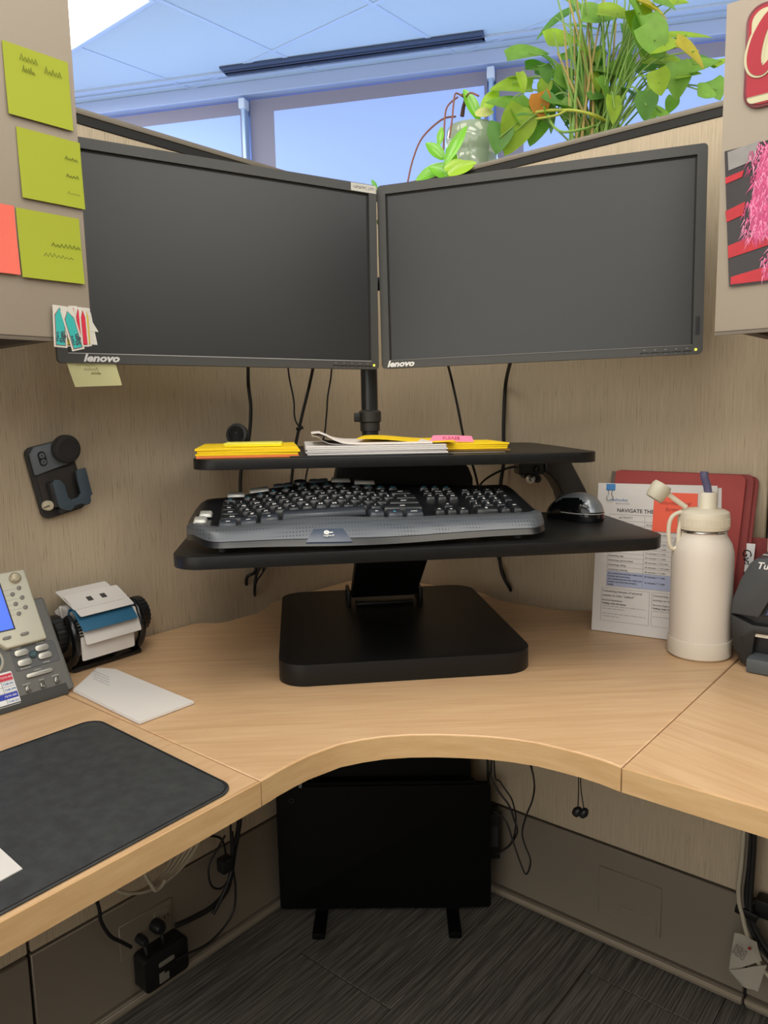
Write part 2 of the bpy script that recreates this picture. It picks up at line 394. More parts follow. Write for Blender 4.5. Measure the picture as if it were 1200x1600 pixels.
surface('corner_worksurface', cur+back, cur, 'maple laminate corner desktop with a concave curved front edge', WOODC)
surface('left_worksurface', [(.006, -1.80), (.650, -1.80), (.6165, -.9155), (.006, -.9155)], [(.650, -1.80), (.6165, -.9155)], 'maple laminate desktop wing on the left under the mousepad', WOODL)
surface('right_worksurface', [(.9345, -.629), (1.75, -.629), (1.75, -.006), (.9345, -.006)], [(.9345, -.629), (1.75, -.629)], 'maple laminate desktop wing on the right under the label printer', WOODR)

# ------------------------------------------------------------ overhead cabinets
def cabinet(label, M, a0, a1, top, key):
    """M: a along the wall, b out of the wall, z"""
    o = thing('overhead_cabinet', label, 'cabinet', M @ Vector(((a0+a1)/2, .18, 1.257)))
    b = MB(M)
    b.bb((a0+.002, .004, 1.262), (a0+.02, .35, top)).bb((a1-.02, .004, 1.262), (a1, .35, top)).bb((a0+.02, .004, top-.02), (a1-.02, .35, top))
    b.bb((a0+.02, .004, 1.275), (a1-.02, .35, 1.29)).bb((a0+.02, .004, 1.262), (a1-.02, .02, 1.275)).bb((a0+.02, .33, 1.262), (a1-.02, .35, 1.275))
    b.build('body', mat('cabinet_under', '#4b453d', .6), o)
    dd = MB(M).bb((a0, .351, 1.257), (a1, .370, top)).bevel(.002, 2).build('door', CABP, o)
    MB(M).bb((a0+.001, .366, 1.2525), (a1-.001, .3715, 1.2565)).build('door_pull', mat('pull_edge', '#6d6457', .4), dd)
    return o
cabinet('taupe overhead cabinet at upper left carrying lime sticky notes', ML_, .9435, 1.83, 1.655, 'L')
cabinet('taupe overhead cabinet at upper right carrying a red sign and a pink photo', MR_, .9415, 1.83, 1.664, 'R')

# ------------------------------------------------------------ standing desk riser
A = math.radians(46.5); RF = RZ(A)
rs = thing('standing_desk_riser', 'black two-level standing desk riser on a square base plate in the corner', 'desk riser', (RF @ Vector((-.017, -.525, Z))), A)
def rM(x=0, y=0, z=0): return RF @ T(x, y, z)
MB(RF).prism(rrect(-.222, -.785, .187, -.306, [.045, .050, .045, .045], 8), Z, Z+.035).bevel(.0015, 2).build('base_plate', BLK, rs)
hb = MB(RF)   # lower lift arm leaning forward
def slab(mb, u0, u1, prof, th):   # prof: (v,z) centreline
    for i in range(len(prof)-1):
        (v0, z0), (v1, z1) = prof[i], prof[i+1]; L = math.hypot(v1-v0, z1-z0); nx, nz = -(z1-z0)/L*th, (v1-v0)/L*th
        vs = [(u0, v0-nx, z0-nz), (u1, v0-nx, z0-nz), (u1, v1-nx, z1-nz), (u0, v1-nx, z1-nz), (u0, v0+nx, z0+nz), (u1, v0+nx, z0+nz), (u1, v1+nx, z1+nz), (u0, v1+nx, z1+nz)]
        mb._add(vs, [(0, 3, 2, 1), (4, 5, 6, 7), (0, 1, 5, 4), (1, 2, 6, 5), (2, 3, 7, 6), (3, 0, 4, 7)])
slab(hb, -.082, .050, [(-.425, .797), (-.640, .948)], .011); hb.bevel(.002, 1); hb.build('lift_arm', BLK, rs)
h = MB(RF).bb((-.092, -.455, .775), (-.084, -.395, .808)).bb((.052, -.455, .775), (.060, -.395, .808)).bb((-.074, -.45, .775), (.042, -.41, .782)); h.bevel(.003, 2)
hg = h.build('hinge', BLK, rs); MB(RF).cyl((-.094, -.425, .797), (.062, -.425, .797), .006, 12).build('hinge_pin', PLA, hg)
MB(RF).bb((-.11, -.70, .933), (.08, -.58, .9465)).bevel(.003, 1).build('tray_bracket', BLK, rs)
# keyboard tray
tr = MB(RF).prism(rrect(-.364, -.856, .372, -.545, [.045, .045, .03, .03], 8), .946, .9645).bevel(.0012, 2).build('keyboard_tray', BLKW, rs)
# upper shelf, sagging a hair to the right
SH = RF @ T(0, 0, 1.0885) @ Matrix.Rotation(math.radians(.5), 4, 'Y')
MB(SH).prism(rrect(-.347, -.712, .322, -.325, [.04, .04, .03, .03], 8), -.017, 0).bevel(.0012, 2).build('upper_shelf', BLKW, rs)
m_ = MB(RF @ T(0, -.47, 0) @ Matrix.Rotation(math.pi/2, 4, 'X'))
m_.prism([(-.117, 1.000), (.150, 1.000), (.150, 1.030), (.142, 1.050), (.125, 1.0685), (-.095, 1.0685), (-.108, 1.050)], -.04, .04); m_.bevel(.003, 2); m_.build('lift_mechanism', BLK, rs)
st = MB(RF @ T(0, -.45, 0) @ Matrix.Rotation(math.pi/2, 4, 'X'))   # plane: x=u, y=z ; curved side strut
st.prism([(.300, 1.066), (.348, 1.066), (.362, 1.040), (.384, 1.000), (.400, .966), (.345, .966), (.338, .990), (.326, 1.012), (.312, 1.028), (.302, 1.034)], -.03, .03)
st.bevel(.004, 3); st.build('side_strut', mat('strut_black', '#2a2a2a', .35), rs)
cl = MB(RF); cl.bb((.250, -.48, 1.030), (.300, -.44, 1.068)).bb((.262, -.475, 1.022), (.292, -.445, 1.031)); cl.bevel(.002, 1)
c_ = cl.build('clamp_bracket', PLA, rs)
for (u, z, r, m) in ((.270, 1.022, .009, CHR), (.286, 1.040, .007, PLA), (.284, 1.022, .008, PLA)):
    MB(RF @ T(u, -.482, z) @ Matrix.Rotation(math.pi/2, 4, 'X')).ring([(r*.4, 0), (r*.4, .004), (r, .005), (r, 0), (r*.4, 0)], 20).build('clamp_ring', m, c_)

# ------------------------------------------------------------ monitors on a pole
def monitor(label, c, yaw, tilt, roll, side):
    M = T(*c) @ RZ(yaw) @ Matrix.Rotation(-tilt, 4, 'X') @ Matrix.Rotation(-roll, 4, 'Y')   # local x right, -y to viewer, z up
    t = thing('computer_monitor', label, 'monitor', M=M @ T(0, 0, -.1635))
    W, H = .278, .1635; I = T(0, 0, .1635)
    def B(): return MB(I)
    fx = Matrix.Rotation(math.pi/2, 4, 'X')  # prism plane: x, y->z, extrude -> -y
    # bezel frame
    bz = 0.0155; bm = B()
    F = I @ fx
    ro = rrect(-W, -H, W, H, .007, 4); ri = rrect(-W+bz, -H+bz, W-bz, H-bz, .0008, 4)
    n = len(ro); mb = MB(F)
    vs = [(p[0], p[1], 0) for p in ro]+[(p[0], p[1], 0) for p in ri]+[(p[0], p[1], -.016) for p in ro]+[(p[0]*1.0, p[1]*1.0, -.016) for p in ri]
    fs = []
    for i in range(n):
        j = (i+1) % n; fs += [(i, j, n+j, n+i), (2*n+j, 2*n+i, 3*n+i, 3*n+j), (j, i, 2*n+i, 2*n+j), (n+i, n+j, 3*n+j, 3*n+i)]
    mb._add(vs, fs); mb.build('bezel', BEZ, t, local=True)
    MB(F).prism(rrect(-W+bz-.002, -H+bz-.002, W-bz+.002, H-bz+.002, .001, 2), -.0065, -.0045).build('screen', SCR, t, local=True)
    g = MB(F); a, b = W-bz, H-bz   # dark recessed gap around the panel
    g.bb((-a, b-.0035, -.0045), (a, b, -.0040)).bb((-a, -b, -.0045), (-a+.003, b, -.0041)).bb((a-.003, -b, -.0045), (a, b, -.0041)); g.build('screen_gap', GAP, t, local=True)
    MB(F).prism(rrect(-W+.003, -H+.003, W-.003, H-.003, .008, 4), -.034, -.016, ).bevel(.004, 2).build('back_cover', PLA, t, local=True)
    MB(F).prism(rrect(-.13, -.09, .13, .09, .02, 4), -.052, -.034).bevel(.006, 2).build('back_housing', PLA, t, local=True)
    li = MB(F); li.bb((-a, -b-.0015, 0), (a, -b-.0004, .0006)); li.build('trim_line', mat('trim_silver' + side, '#b8b8b8' if side == 'L' else '#6c6a66', .3, .2), t, local=True)
    text('logo', 'lenovo', .0155, WHT, t, F @ T((-W+.062) if side == 'L' else (-W+.037), -H+.0075, .0006), off=.0006, shear=.28, sx=1.22)
    bs = MB(F)
    for k in range(5): bs.bb((W-.097+k*.0165, -H+.0050, -.001), (W-.083+k*.0165, -H+.0062, .0012))
    bs.bevel(.0003, 1); bb0 = bs.build('button_row', mat('button_edge', '#8f8f8d' if side == 'L' else '#222222', .4), t, local=True)
    ic = MB(F)
    for k in range(5):
        ic.bb((W-.0915+k*.0165, -H+.0092, 0), (W-.0885+k*.0165, -H+.0104, .0002)); ic.bb((W-.0908+k*.0165, -H+.0022, 0), (W-.0895+k*.0165, -H+.0032, .0002))
    ic.build('button_icons', mat('icon_grey', '#8a8a8a', .6), bb0, local=True)
    MB(F @ T(W-.0105, -H+.0072, 0)).ring([(0, 0), (.0022, 0), (.0018, .001), (0, .0013)], 14).build('power_light', mat('led_yellow', '#d8d84a', .4, emit=1.2), t, local=True)
    if side == 'L':
        lb = MB(F).bb((W-.052, H-.0145, 0), (W-.001, H-.001, .0004)).build('asset_label', mat('label_grey', '#c9c6bd', .6), t, local=True)
        text('lettering', '1GP26TPC_L771', .0064, INK, lb, F @ T(W-.0265, H-.0078, .0005))
    else:
        text('model_mark', 'ThinkVision', .0062, mat('mark_dark', '#17171a', .5), t, F @ T(W-.0085, -H+.045, .0003) @ Matrix.Rotation(math.pi/2, 4, 'Z'), off=.0002)
        mb = MB(F).bb((W-.0125, -H+.030, 0), (W-.0050, -H+.060, .0002)); mb.build('mark_plate', mat('mark_plate', '#2b2b2d', .3), t, local=True)
    return t, M
mR, MMR = monitor('right flat monitor, grey screen reflection, below the leafy plants', (.597, -.247, 1.404), math.radians(20.57), math.radians(-.1), math.radians(.47), 'R')
mL, MML = monitor('left flat monitor with a white asset label on its top right corner', (.250, -.617, 1.403), math.radians(71.0), math.radians(.39), math.radians(-.57), 'L')
po = thing('monitor_pole_mount', 'black clamp-on pole holding both monitors, standing on the upper shelf', 'monitor stand', RF @ Vector((-.034, -.405, 1.09)))
pc = RF @ Vector((-.034, -.405, 0))
MB(T(pc.x, pc.y, 0)).ring([(.0165, 1.097), (.0165, 1.47), (0, 1.472)], 24).build('pole', mat('pole_black', '#26282a', .3), po)
MB(RF).prism(rrect(-.075, -.445, .005, -.365, .008, 4), 1.0895, 1.098).bevel(.001, 1).build('foot_plate', BLK, po)
ck = MB(T(pc.x, pc.y, 0)).ring([(.0165, 1.120), (.0195, 1.121), (.0195, 1.137), (.0225, 1.139), (.0225, 1.158), (.0195, 1.161), (.0165, 1.162)], 24)
col = ck.build('collar', mat('collar_black', '#33312e', .45), po)
MB(RF).box((-.060, -.412, 1.148), (.012, .016, .018)).bevel(.002, 2).build('collar_latch', PLA, col)
for MM, nm in ((MMR, 'R'), (MML, 'L')):
    e = MM @ Vector((0, .055, .0)); e2 = Vector((pc.x, pc.y, e.z))
    mid = (e+e2)/2 + (MM.to_3x3() @ Vector((0, .05, 0)))
    a = MB().tube([e2, mid, MM @ Vector((0, .085, 0)), e], .013, 12).build('swing_arm', BLK, po)
    MB(MM).bb((-.06, .052, -.06), (.06, .058, .06)).bevel(.003, 1).build('vesa_plate', BLK, po)
# ------------------------------------------------------------ keyboard (wave shaped)
KW, KD = .552, .262
KM = RF @ T(-.072, -.849, .967) @ RZ(math.radians(1.6)) @ Matrix.Rotation(math.radians(10.5), 4, 'X')
kb = thing('keyboard', 'curved black wave keyboard with a grey speckled palm rest on the tray', 'keyboard', M=RF @ T(-.072, -.72, .967))
def kf(x):   # front edge y
    t = x/(KW/2); return .004 + .010*(t*t) + (.075*max(0, (-t-.80)/.2)**2.2) + (.05*max(0, (t-.86)/.14)**2.2) - .004*math.cos(t*5)
def kbk(x):  # back edge y
    t = x/(KW/2); b = KD - .020*max(0, t+.1) - .055*max(0, (-t-.42)/.58)**1.5
    b += .012*math.exp(-((t+.25)/.30)**2)
    return b - (.075*max(0, (-t-.90)/.10)**2) - .05*max(0, (t-.93)/.07)**2
def kwave(x):
    t = x/(KW/2)
    return .010*math.exp(-((t+.20)/.34)**2) - .004*math.exp(-((t+.72)/.15)**2) + .002*math.exp(-((t-.35)/.2)**2)
def kz(x, t):
    w_ = kwave(x); pr = min(1, t/.13); base_ = .004 + .016*math.sin(pr*math.pi/2)
    base_ += w_*min(1, t/.3) + .003*math.exp(-((t-.17)/.07)**2)
    if t > .92: base_ -= .014*((t-.92)/.08)**2
    e = 1-min(1, (KW/2-abs(x))/.02); return base_ - .012*e*e
NX, NT = 72, 30; vs = []; 
for j in range(NT+1):
    for i in range(NX+1):
        x = -KW/2+KW*i/NX; y0, y1 = kf(x), kbk(x); t = j/NT; vs.append((x, y0+(y1-y0)*t, kz(x, t)))
nb = len(vs)
for j in range(NT+1):
    for i in range(NX+1): 
        x = -KW/2+KW*i/NX; y0, y1 = kf(x), kbk(x); t = j/NT; q = .99; vs.append((x*q, (y0+(y1-y0)*t)*.98+.003, 0.003+.3*kwave(x)))
ix = lambda i, j: j*(NX+1)+i
def kpart(tlo, thi, nm, m, zoff=0.):
    b = MB(KM); fs = []
    for j in range(NT):
        if not (tlo <= (j+.5)/NT < thi): continue
        for i in range(NX): fs.append((ix(i, j), ix(i+1, j), ix(i+1, j+1), ix(i, j+1)))
    if nm == 'body':
        for j in range(NT):
            for i in range(NX): fs.append(tuple(nb+k for k in (ix(i, j), ix(i, j+1), ix(i+1, j+1), ix(i+1, j))))
            fs += [(ix(0, j), ix(0, j+1), nb+ix(0, j+1), nb+ix(0, j)), (ix(NX, j+1), ix(NX, j), nb+ix(NX, j), nb+ix(NX, j+1))]
        for i in range(NX): fs += [(ix(i+1, 0), ix(i, 0), nb+ix(i, 0), nb+ix(i+1, 0)), (ix(i, NT), ix(i+1, NT), nb+ix(i+1, NT), nb+ix(i, NT))]
    b._add([(p[0], p[1], p[2]+zoff) for p in vs], fs)
    b.bm.verts.ensure_lookup_table(); bmesh.ops.delete(b.bm, geom=[v for v in b.bm.verts if not v.link_faces], context='VERTS')
    return b.build(nm, m, kb, 60)
kpart(.0, 1, 'body', mat('kb_black', '#16171a', .28))
def dots():
    m = mat('palm_rest_grey', '#5c6066', .34, .45); nt = m.node_tree; b = nt.nodes['Principled BSDF']
    tc = nt.nodes.new('ShaderNodeTexCoord'); v = nt.nodes.new('ShaderNodeTexVoronoi'); v.inputs['Scale'].default_value = 210; v.inputs['Randomness'].default_value = 0
    r = nt.nodes.new('ShaderNodeValToRGB'); r.color_ramp.elements[0].position = .18; r.color_ramp.elements[1].position = .3
    r.color_ramp.elements[0].color = (*lin('#33363b'), 1); r.color_ramp.elements[1].color = (*lin('#62666c'), 1)
    nt.links.new(tc.outputs['Object'], v.inputs['Vector']); nt.links.new(v.outputs['Distance'], r.inputs[0]); nt.links.new(r.outputs[0], b.inputs['Base Color'])
    return m
kpart(.03, .20, 'palm_rest', dots(), .0012)
def ky(x, t): y0, y1 = kf(x), kbk(x); return y0+(y1-y0)*t
# logo notch
nx0 = -.068
bd = MB(KM); bv = []
for j in range(9):
    t = .012+.068*j/8; hw = .033-.012*j/8
    for i in range(13): xx = nx0+hw*(i/6-1); bv.append((xx, ky(xx, t), kz(xx, t)+.0024))
bv += [(p[0], p[1], p[2]-.004) for p in bv]; nn_ = 117
fs_ = [(j*13+i, j*13+i+1, j*13+i+14, j*13+i+13) for j in range(8) for i in range(12)] + [(nn_+j*13+i+13, nn_+j*13+i+14, nn_+j*13+i+1, nn_+j*13+i) for j in range(8) for i in range(12)]
fs_ += [(i, nn_+i, nn_+i+1, i+1) for i in range(12)] + [(104+i+1, nn_+104+i+1, nn_+104+i, 104+i) for i in range(12)] + [(j*13, (j+1)*13, nn_+(j+1)*13, nn_+j*13) for j in range(8)] + [(j*13+12, nn_+j*13+12, nn_+(j+1)*13+12, (j+1)*13+12) for j in range(8)]
bd._add(bv, fs_); bd.build('logo_badge', mat('badge_blue', '#3a4558', .25), kb)
lp = KM @ T(nx0, ky(nx0, .045), kz(nx0, .045)+.0042) @ Matrix.Rotation(math.radians(26), 4, 'X')
text('logo', 'logitech', .0050, WHT, kb, lp @ T(0, -.003, 0), world=True)
lg = MB(lp @ T(-.003, .0030, 0)).ring([(.0022, 0), (.0040, 0), (.0040, .0004), (.0022, .0004), (.0022, 0)], 16).bb((.003, -.0015, 0), (.009, .0005, .0004)); lg.build('logo_mark', WHT, kb)
# keys
KEYM = mat('key_black', '#1d1f22', .30, bump=.04); KEYB = mat('key_blue_grey', '#30353d', .28); SKEY = mat('key_silver', '#b4b4ae', .3, .35)
CYAN = mat('legend_cyan', '#4fc3e6', .5)
kcache = {}
def key(x, t, w_, d_, m=KEYM, leg=None, legm=WHT, h=.0065, name='key', zo=0, skew=0.):
    kx = (round(w_, 4), round(d_, 4), m.name, h)
    if kx not in kcache:
        b = MB(); bo = rrect(-w_/2, -d_/2, w_/2, d_/2, .0015, 2); tp = rrect(-w_/2+.0016, -d_/2+.0016, w_/2-.0016, d_/2-.0008, .002, 2)
        b.prism(bo, 0, h, tp); b.bevel(.0006, 1)
        o = b.build(name, m, None, 50); kcache[kx] = o; new = True
    else:
        o = kcache[kx].copy(); COL.objects.link(o); new = False
    dz = (kz(x+.004, t)-kz(x-.004, t))/.008
    Mx = KM @ T(x, ky(x, t), kz(x, t)-.001+zo) @ Matrix.Rotation(-math.atan(dz)*.7, 4, 'Y') @ RZ(skew)
    o.parent = kb; o.matrix_basis = wm(kb).inverted() @ Mx
    if leg:
        l = text('legend', leg, .0085 if len(leg) < 2 else .0055, legm, o, T(0, 0, h+.0002), th=.0001, off=.0002, sx=1 if len(leg) < 2 else .8)
    return o
x0 = -.228; P_ = .0182
rows = [(.262, ['ctrl', 'win', 'alt', None, 'alt', 'fn', 'ctrl']), (.385, ['shift']+list('ZXCVBNM,./')+['shift']), (.490, ['caps']+list('ASDFGHJKL;\'')+['enter']), (.590, ['tab']+list('QWERTYUIOP[]')+['\\']), (.690, list('`1234567890-=')+['back']), (.785, ['esc']+['F%d' % k for k in range(1, 13)])]
DD = .0255
XR = .082   # right end of the main block
for t, ks in rows:
    if t == .262:
        x = x0
        for wd, lg_, m_k in ((.030, 'ctrl', KEYB), (.028, 'win', KEYB), (.031, 'alt', KEYB), (.128, None, KEYB), (.026, 'alt', KEYB), (.027, 'fn', KEYB), (.030, 'menu', KEYB)):
            xc = x+wd/2; key(xc, t-.01, wd-.002, .0245, m_k, lg_, CYAN if lg_ == 'fn' else WHT, h=.008, name='space_bar' if wd > .1 else 'key'); x += wd+.0015
        continue
    if t == .785:
        key(x0+.013, t, .022, .011, KEYM, 'esc', CYAN)
        for k in range(12):
            xc = x0+.042+k*.0208+(.006 if k > 3 else 0)+(.006 if k > 7 else 0); key(min(xc, XR-.004), t, .017, .011, KEYM, 'F%d' % (k+1), CYAN)
        continue
    n = len(ks)-2; lw = {.385: .040, .490: .032, .590: .026, .690: .0165}[t]
    tot = XR-x0; 
    if t == .690:
        x = x0
        for k, c in enumerate(ks):
            wd = P_*1.0 if k < 13 else tot-13*P_*1.15; wd = P_*1.15 if k < 13 else wd
            key(x+wd/2, t, wd-.0025, DD-.003, KEYM, c); x += wd
        continue
    P2 = P_*1.15; x = x0; key(x+lw/2, t, lw-.0025, DD-.003, KEYM, ks[0]); x += lw
    for c in ks[1:-1]: key(x+P2/2, t, P2-.0025, DD-.003, KEYM, c); x += P2
    key((x+XR+.004)/2, t, max(.012, XR+.004-x-.0015), DD-.003, KEYM, ks[-1])
NX0 = .100; NP = .0192
for r_, t in enumerate((.590, .690)):
    for k, c in enumerate((('del', 'end', 'pgd'), ('ins', 'home', 'pgu'))[r_]): key(NX0+.008+k*NP, t, .0168, .0215, KEYM, c)
for k, c in enumerate(('prt', 'scr', 'brk')): key(NX0+.008+k*NP, .800, .0165, .0125, KEYM, c, CYAN)
key(NX0+.008+NP, .395, .0168, .0205, KEYM, '^')
for k, c in enumerate(('<', 'v', '>')): key(NX0+.008+k*NP, .295, .0168, .0205, KEYM, c)
QX = .166; QP = .0195
for r_, t in enumerate((.30, .405, .51, .615)):
    for k in range(3):
        c = ('123', '456', '789')[r_-1][k] if r_ else ('0', None, '.')[k]
        if r_ == 0 and k == 1: continue
        if r_ == 0 and k == 0: key(QX+.0085+QP/2, t, .0168+QP, .0215, KEYM, '0'); continue
        key(QX+.0085+k*QP, t, .0168, .0215, KEYM, c)
for k, c in enumerate(('num', '/', '*')): key(QX+.0085+k*QP, .72, .0168, .0185, KEYM, c)
key(QX+.0085+3*QP, .72, .0155, .0185, KEYM, '-')
key(QX+.0085+3*QP, .56, .0155, .046, KEYM, '+'); key(QX+.0085+3*QP, .35, .0155, .046, KEYM, 'ent')
for (x, t, w_, d_) in ((-.206, .885, .030, .014), (-.168, .89, .034, .016), (-.030, .88, .034, .016), (.010, .875, .036, .014)): key(x, t, w_, d_, SKEY, None, name='media_key', zo=.004, h=.005)
for (x, t) in ((-.248, .44), (-.254, .26)): key(x, t, .020, .020, SKEY, None, name='side_key', zo=.003, h=.005)
for (x, t, w_) in ((-.128, .88, .034), (-.068, .88, .034)): key(x, t, w_, .009, KEYB, '>>', name='media_bar', zo=.003, h=.005)
MB(KM @ T(-.099, ky(-.099, .89), kz(-.099, .89)+.002)).ring([(0, 0), (.012, 0), (.011, .004), (0, .003)], 20).build('media_dial', KEYB, kb)
for sx_ in (-1, 1): 
    fq = KM @ Vector((sx_*.22, .215, .006)); MB().cyl((fq.x, fq.y, fq.z+.002), (fq.x, fq.y, .966), .008, 12).build('foot', RUB, kb)
    fq = KM @ Vector((sx_*.22, .03, .004)); MB().cyl((fq.x, fq.y, fq.z+.004), (fq.x, fq.y, .966), .006, 12).build('foot', RUB, kb)

# ------------------------------------------------------------ mouse
MM_ = RF @ T(.303, -.640, .9650) @ RZ(math.radians(25))    # nose direction = local +y (points away-left)
ms = thing('computer_mouse', 'dark grey and gloss black mouse on the tray right of the keyboard', 'mouse', M=MM_)
b = bmesh.new(); bmesh.ops.create_uvsphere(b, u_segments=36, v_segments=20, radius=1)
def msh(v, k=1.0, zc=0):
    x, y, z = v; L, Wd, Ht = .058, .034, .040
    wl_ = 1+.10*y-.16*math.exp(-((y-.1)/.35)**2); hh = Ht*(1-.28*y-.25*y*y) if y > -2 else Ht
    sq = lambda a: math.copysign(abs(a)**.85, a)
    return Vector((sq(x)*Wd*wl_*k, sq(y)*L*k, (max(z, 0)**.9)*hh*k + (.006 if z > 0 else max(z*6, -1)*.006+.006)))
for v in b.verts: v.co = msh(v.co)
me = MB(); me.bm.free(); me.bm = b; me.build('body', GLOSS, ms, 60, local=True)
b = bmesh.new(); bmesh.ops.create_uvsphere(b, u_segments=48, v_segments=28, radius=1)
bmesh.ops.delete(b, geom=[f for f in b.faces if f.calc_center_median().z < .22 or f.calc_center_median().x < -.62-.2*f.calc_center_median().y or (f.calc_center_median().y > .12+.55*(f.calc_center_median().x)**2)], context='FACES')
for v in b.verts: v.co = msh(v.co, 1.012)
me = MB(); me.bm.free(); me.bm = b; me.build('palm_shell', mat('mouse_grey', '#8d9298', .25, .5), ms, 60, local=True)
b = bmesh.new(); bmesh.ops.create_uvsphere(b, u_segments=48, v_segments=28, radius=1)
bmesh.ops.delete(b, geom=[f for f in b.faces if f.calc_center_median().z < .35 or f.calc_center_median().y < .16+.55*(f.calc_center_median().x)**2 or abs(f.calc_center_median().x) < .12], context='FACES')
for v in b.verts: v.co = msh(v.co, 1.010)
me = MB(); me.bm.free(); me.bm = b; me.build('click_buttons', mat('mouse_button', '#121318', .18), ms, 60, local=True)
MB(T(0, .030, .030) @ Matrix.Rotation(math.pi/2, 4, 'Y')).ring([(0, -.004), (.010, -.004), (.011, 0), (.010, .004), (0, .004)], 24).build('scroll_wheel', RUB, ms, local=True)
ru = MB(); ru.tube([msh((math.cos(q)*1.0, math.sin(q)*1.0, .16), 1.012) for q in [math.pi*(.98+1.04*k/16) for k in range(17)]], .0007, 6); ru.build('trim_line', SILV, ms, local=True)

# ------------------------------------------------------------ things on the upper shelf
def S2(u, v, z=0): return SH @ Vector((u, v, z))
def pad(name, label, cat, m, u0, u1, v0, v1, z0, z1, rot=0, group=None, n=1, parts=None, skew=0.):
    c = SH @ T((u0+u1)/2, (v0+v1)/2, z0) @ RZ(rot)
    t = thing(name, label, cat, M=c, group=group)
    w_, d_ = u1-u0, v1-v0; hgt = (z1-z0)/n
    for k in range(n):
        r = random.uniform(-.003, .003); b = MB(); b.prism([(-w_/2+r, -d_/2+r*.4), (w_/2+r, -d_/2-r*.5), (w_/2-skew+r, d_/2), (-w_/2-skew*.3+r, d_/2)], k*hgt+.0001, (k+1)*hgt); b.bevel(.0006, 1)
        b.build('sheet_bundle', (m[k % len(m)] if isinstance(m, list) else m), t, local=True)
    return t
pad('envelope_stack', 'orange and yellow envelopes piled on the left end of the upper shelf', 'envelopes', [ORG, YEL, YEL, YEL], -.342, -.180, -.69, -.50, 0, .016, .03, n=4)
pad('yellow_pad', 'small bright yellow note pad lying on the yellow envelopes', 'note pad', [mat('pad_yellow', '#fbe60a', .6), mat('pad_lemon', '#e9e45a', .6)], -.298, -.205, -.66, -.60, .0165, .0225, -.02, n=2)
pad('black_folder', 'thin black folder lying flat under the white papers on the shelf', 'folder', mat('folder_black', '#26282c', .5), -.19, .075, -.700, -.52, 0, .002)
ws = pad('paper_stack', 'stack of white papers with a curled top page in the middle of the upper shelf', 'papers', [PAPER, mat('paper_grey', '#b9b6b8', .8), PAPER, PAPER, PAPER], -.165, .065, -.695, -.50, .0022, .017, n=5)
cp = MB(SH)   # curled page
cp.sheet([(-.158, -.688, .0175), (.04, -.688, .0175), (.04, -.52, .0175), (-.150, -.52, .0175)], .0035, 16, lambda u, v: .020*math.exp(-((u-.04)/.15)**2)*(1-.5*v) + .0005)
cp.build('curled_page', mat('paper_curl', '#e2dad4', .8), ws)
cp = MB(SH); cp.sheet([(-.158, -.686, .0185), (.0, -.686, .0178), (.0, -.53, .0178), (-.152, -.53, .0185)], .0005, 16, lambda u, v: .016*math.exp(-((u-.02)/.10)**2)*(1-.6*v)+.0004); cp.build('curled_page', PAPER, ws)
cr_ = MB(SH); cr_.sheet([(-.085, -.69, .0225), (.080, -.68, .0195), (.088, -.54, .021), (-.06, -.55, .0225)], .0012, 10, lambda u, v: .003*math.sin(u*5+1)+.002); cr_.build('yellow_page', YEL, ws)
pad('grey_leaflet', 'flat grey leaflet on the shelf beneath the yellow envelopes at right', 'leaflet', mat('leaflet', '#6a6764', .6), .03, .165, -.685, -.56, 0.0001, .002)
pad('yellow_envelopes', 'crumpled yellow envelopes on the shelf under a pink note', 'envelopes', [mat('kraft_dark', '#7c5a18', .7), YEL, YEL, YEL], .048, .178, -.665, -.54, .0024, .0165, -.05, n=4, skew=.012)
pk = pad('pink_note', 'pink sticky note reading PLEASE on top of the yellow envelopes', 'sticky note', PINK, .045, .118, -.655, -.60, .0170, .0176, -.08)
pk.matrix_basis = SH @ T(.078, -.658, .0185) @ RZ(-.06) @ Matrix.Rotation(math.radians(42), 4, 'X')
for c in list(pk.children): bpy.data.objects.remove(c)
MB().sheet([(-.038, 0, 0), (.038, 0, 0), (.036, .014, 0), (-.030, .016, 0)], .0004, 4, lambda u, v: .001*math.sin(u*4)).build('paper', PINK, pk, local=True)
text('lettering', 'PLEASE', .0095, mat('ink_pink', '#b04868', .6), pk, T(0, .0075, .0018))
dk = thing('disc_mount', 'round black magnetic disc mount standing at the back left of the shelf', 'phone mount', S2(-.292, -.46, 0))
dM = frame(S2(-.292, -.46, .030), RF.to_3x3() @ Vector((1, 0, 0)), (0, 0, 1), RF.to_3x3() @ Vector((0, -1, 0))) @ RZ(0) @ Matrix.Rotation(-.12, 4, 'X') @ Matrix.Rotation(-.35, 4, 'Y')
MB(dM).ring([(0, -.012), (.0155, -.012), (.0205, -.008), (.0218, 0), (.0205, .004), (.0165, .0052), (.0160, .0045), (0, .0045)], 36).build('disc', mat('disc_black', '#2b2c2f', .55), dk)
MB(dM).ring([(.0145, .0045), (.0150, .0055), (.0155, .0045)], 36).build('disc_rim', mat('disc_rim', '#1d1d1f', .5), dk)
text('emblem', 'O', .005, mat('disc_print', '#6a6a6c', .5), dk, dM @ T(0, .003, .0048), world=True)
MB(SH).ring([(0, .0), (.016, .0), (.016, .004), (.007, .012), (.007, .022), (0, .022)], 20, (-.292, -.445)).build('foot', PLA, dk)
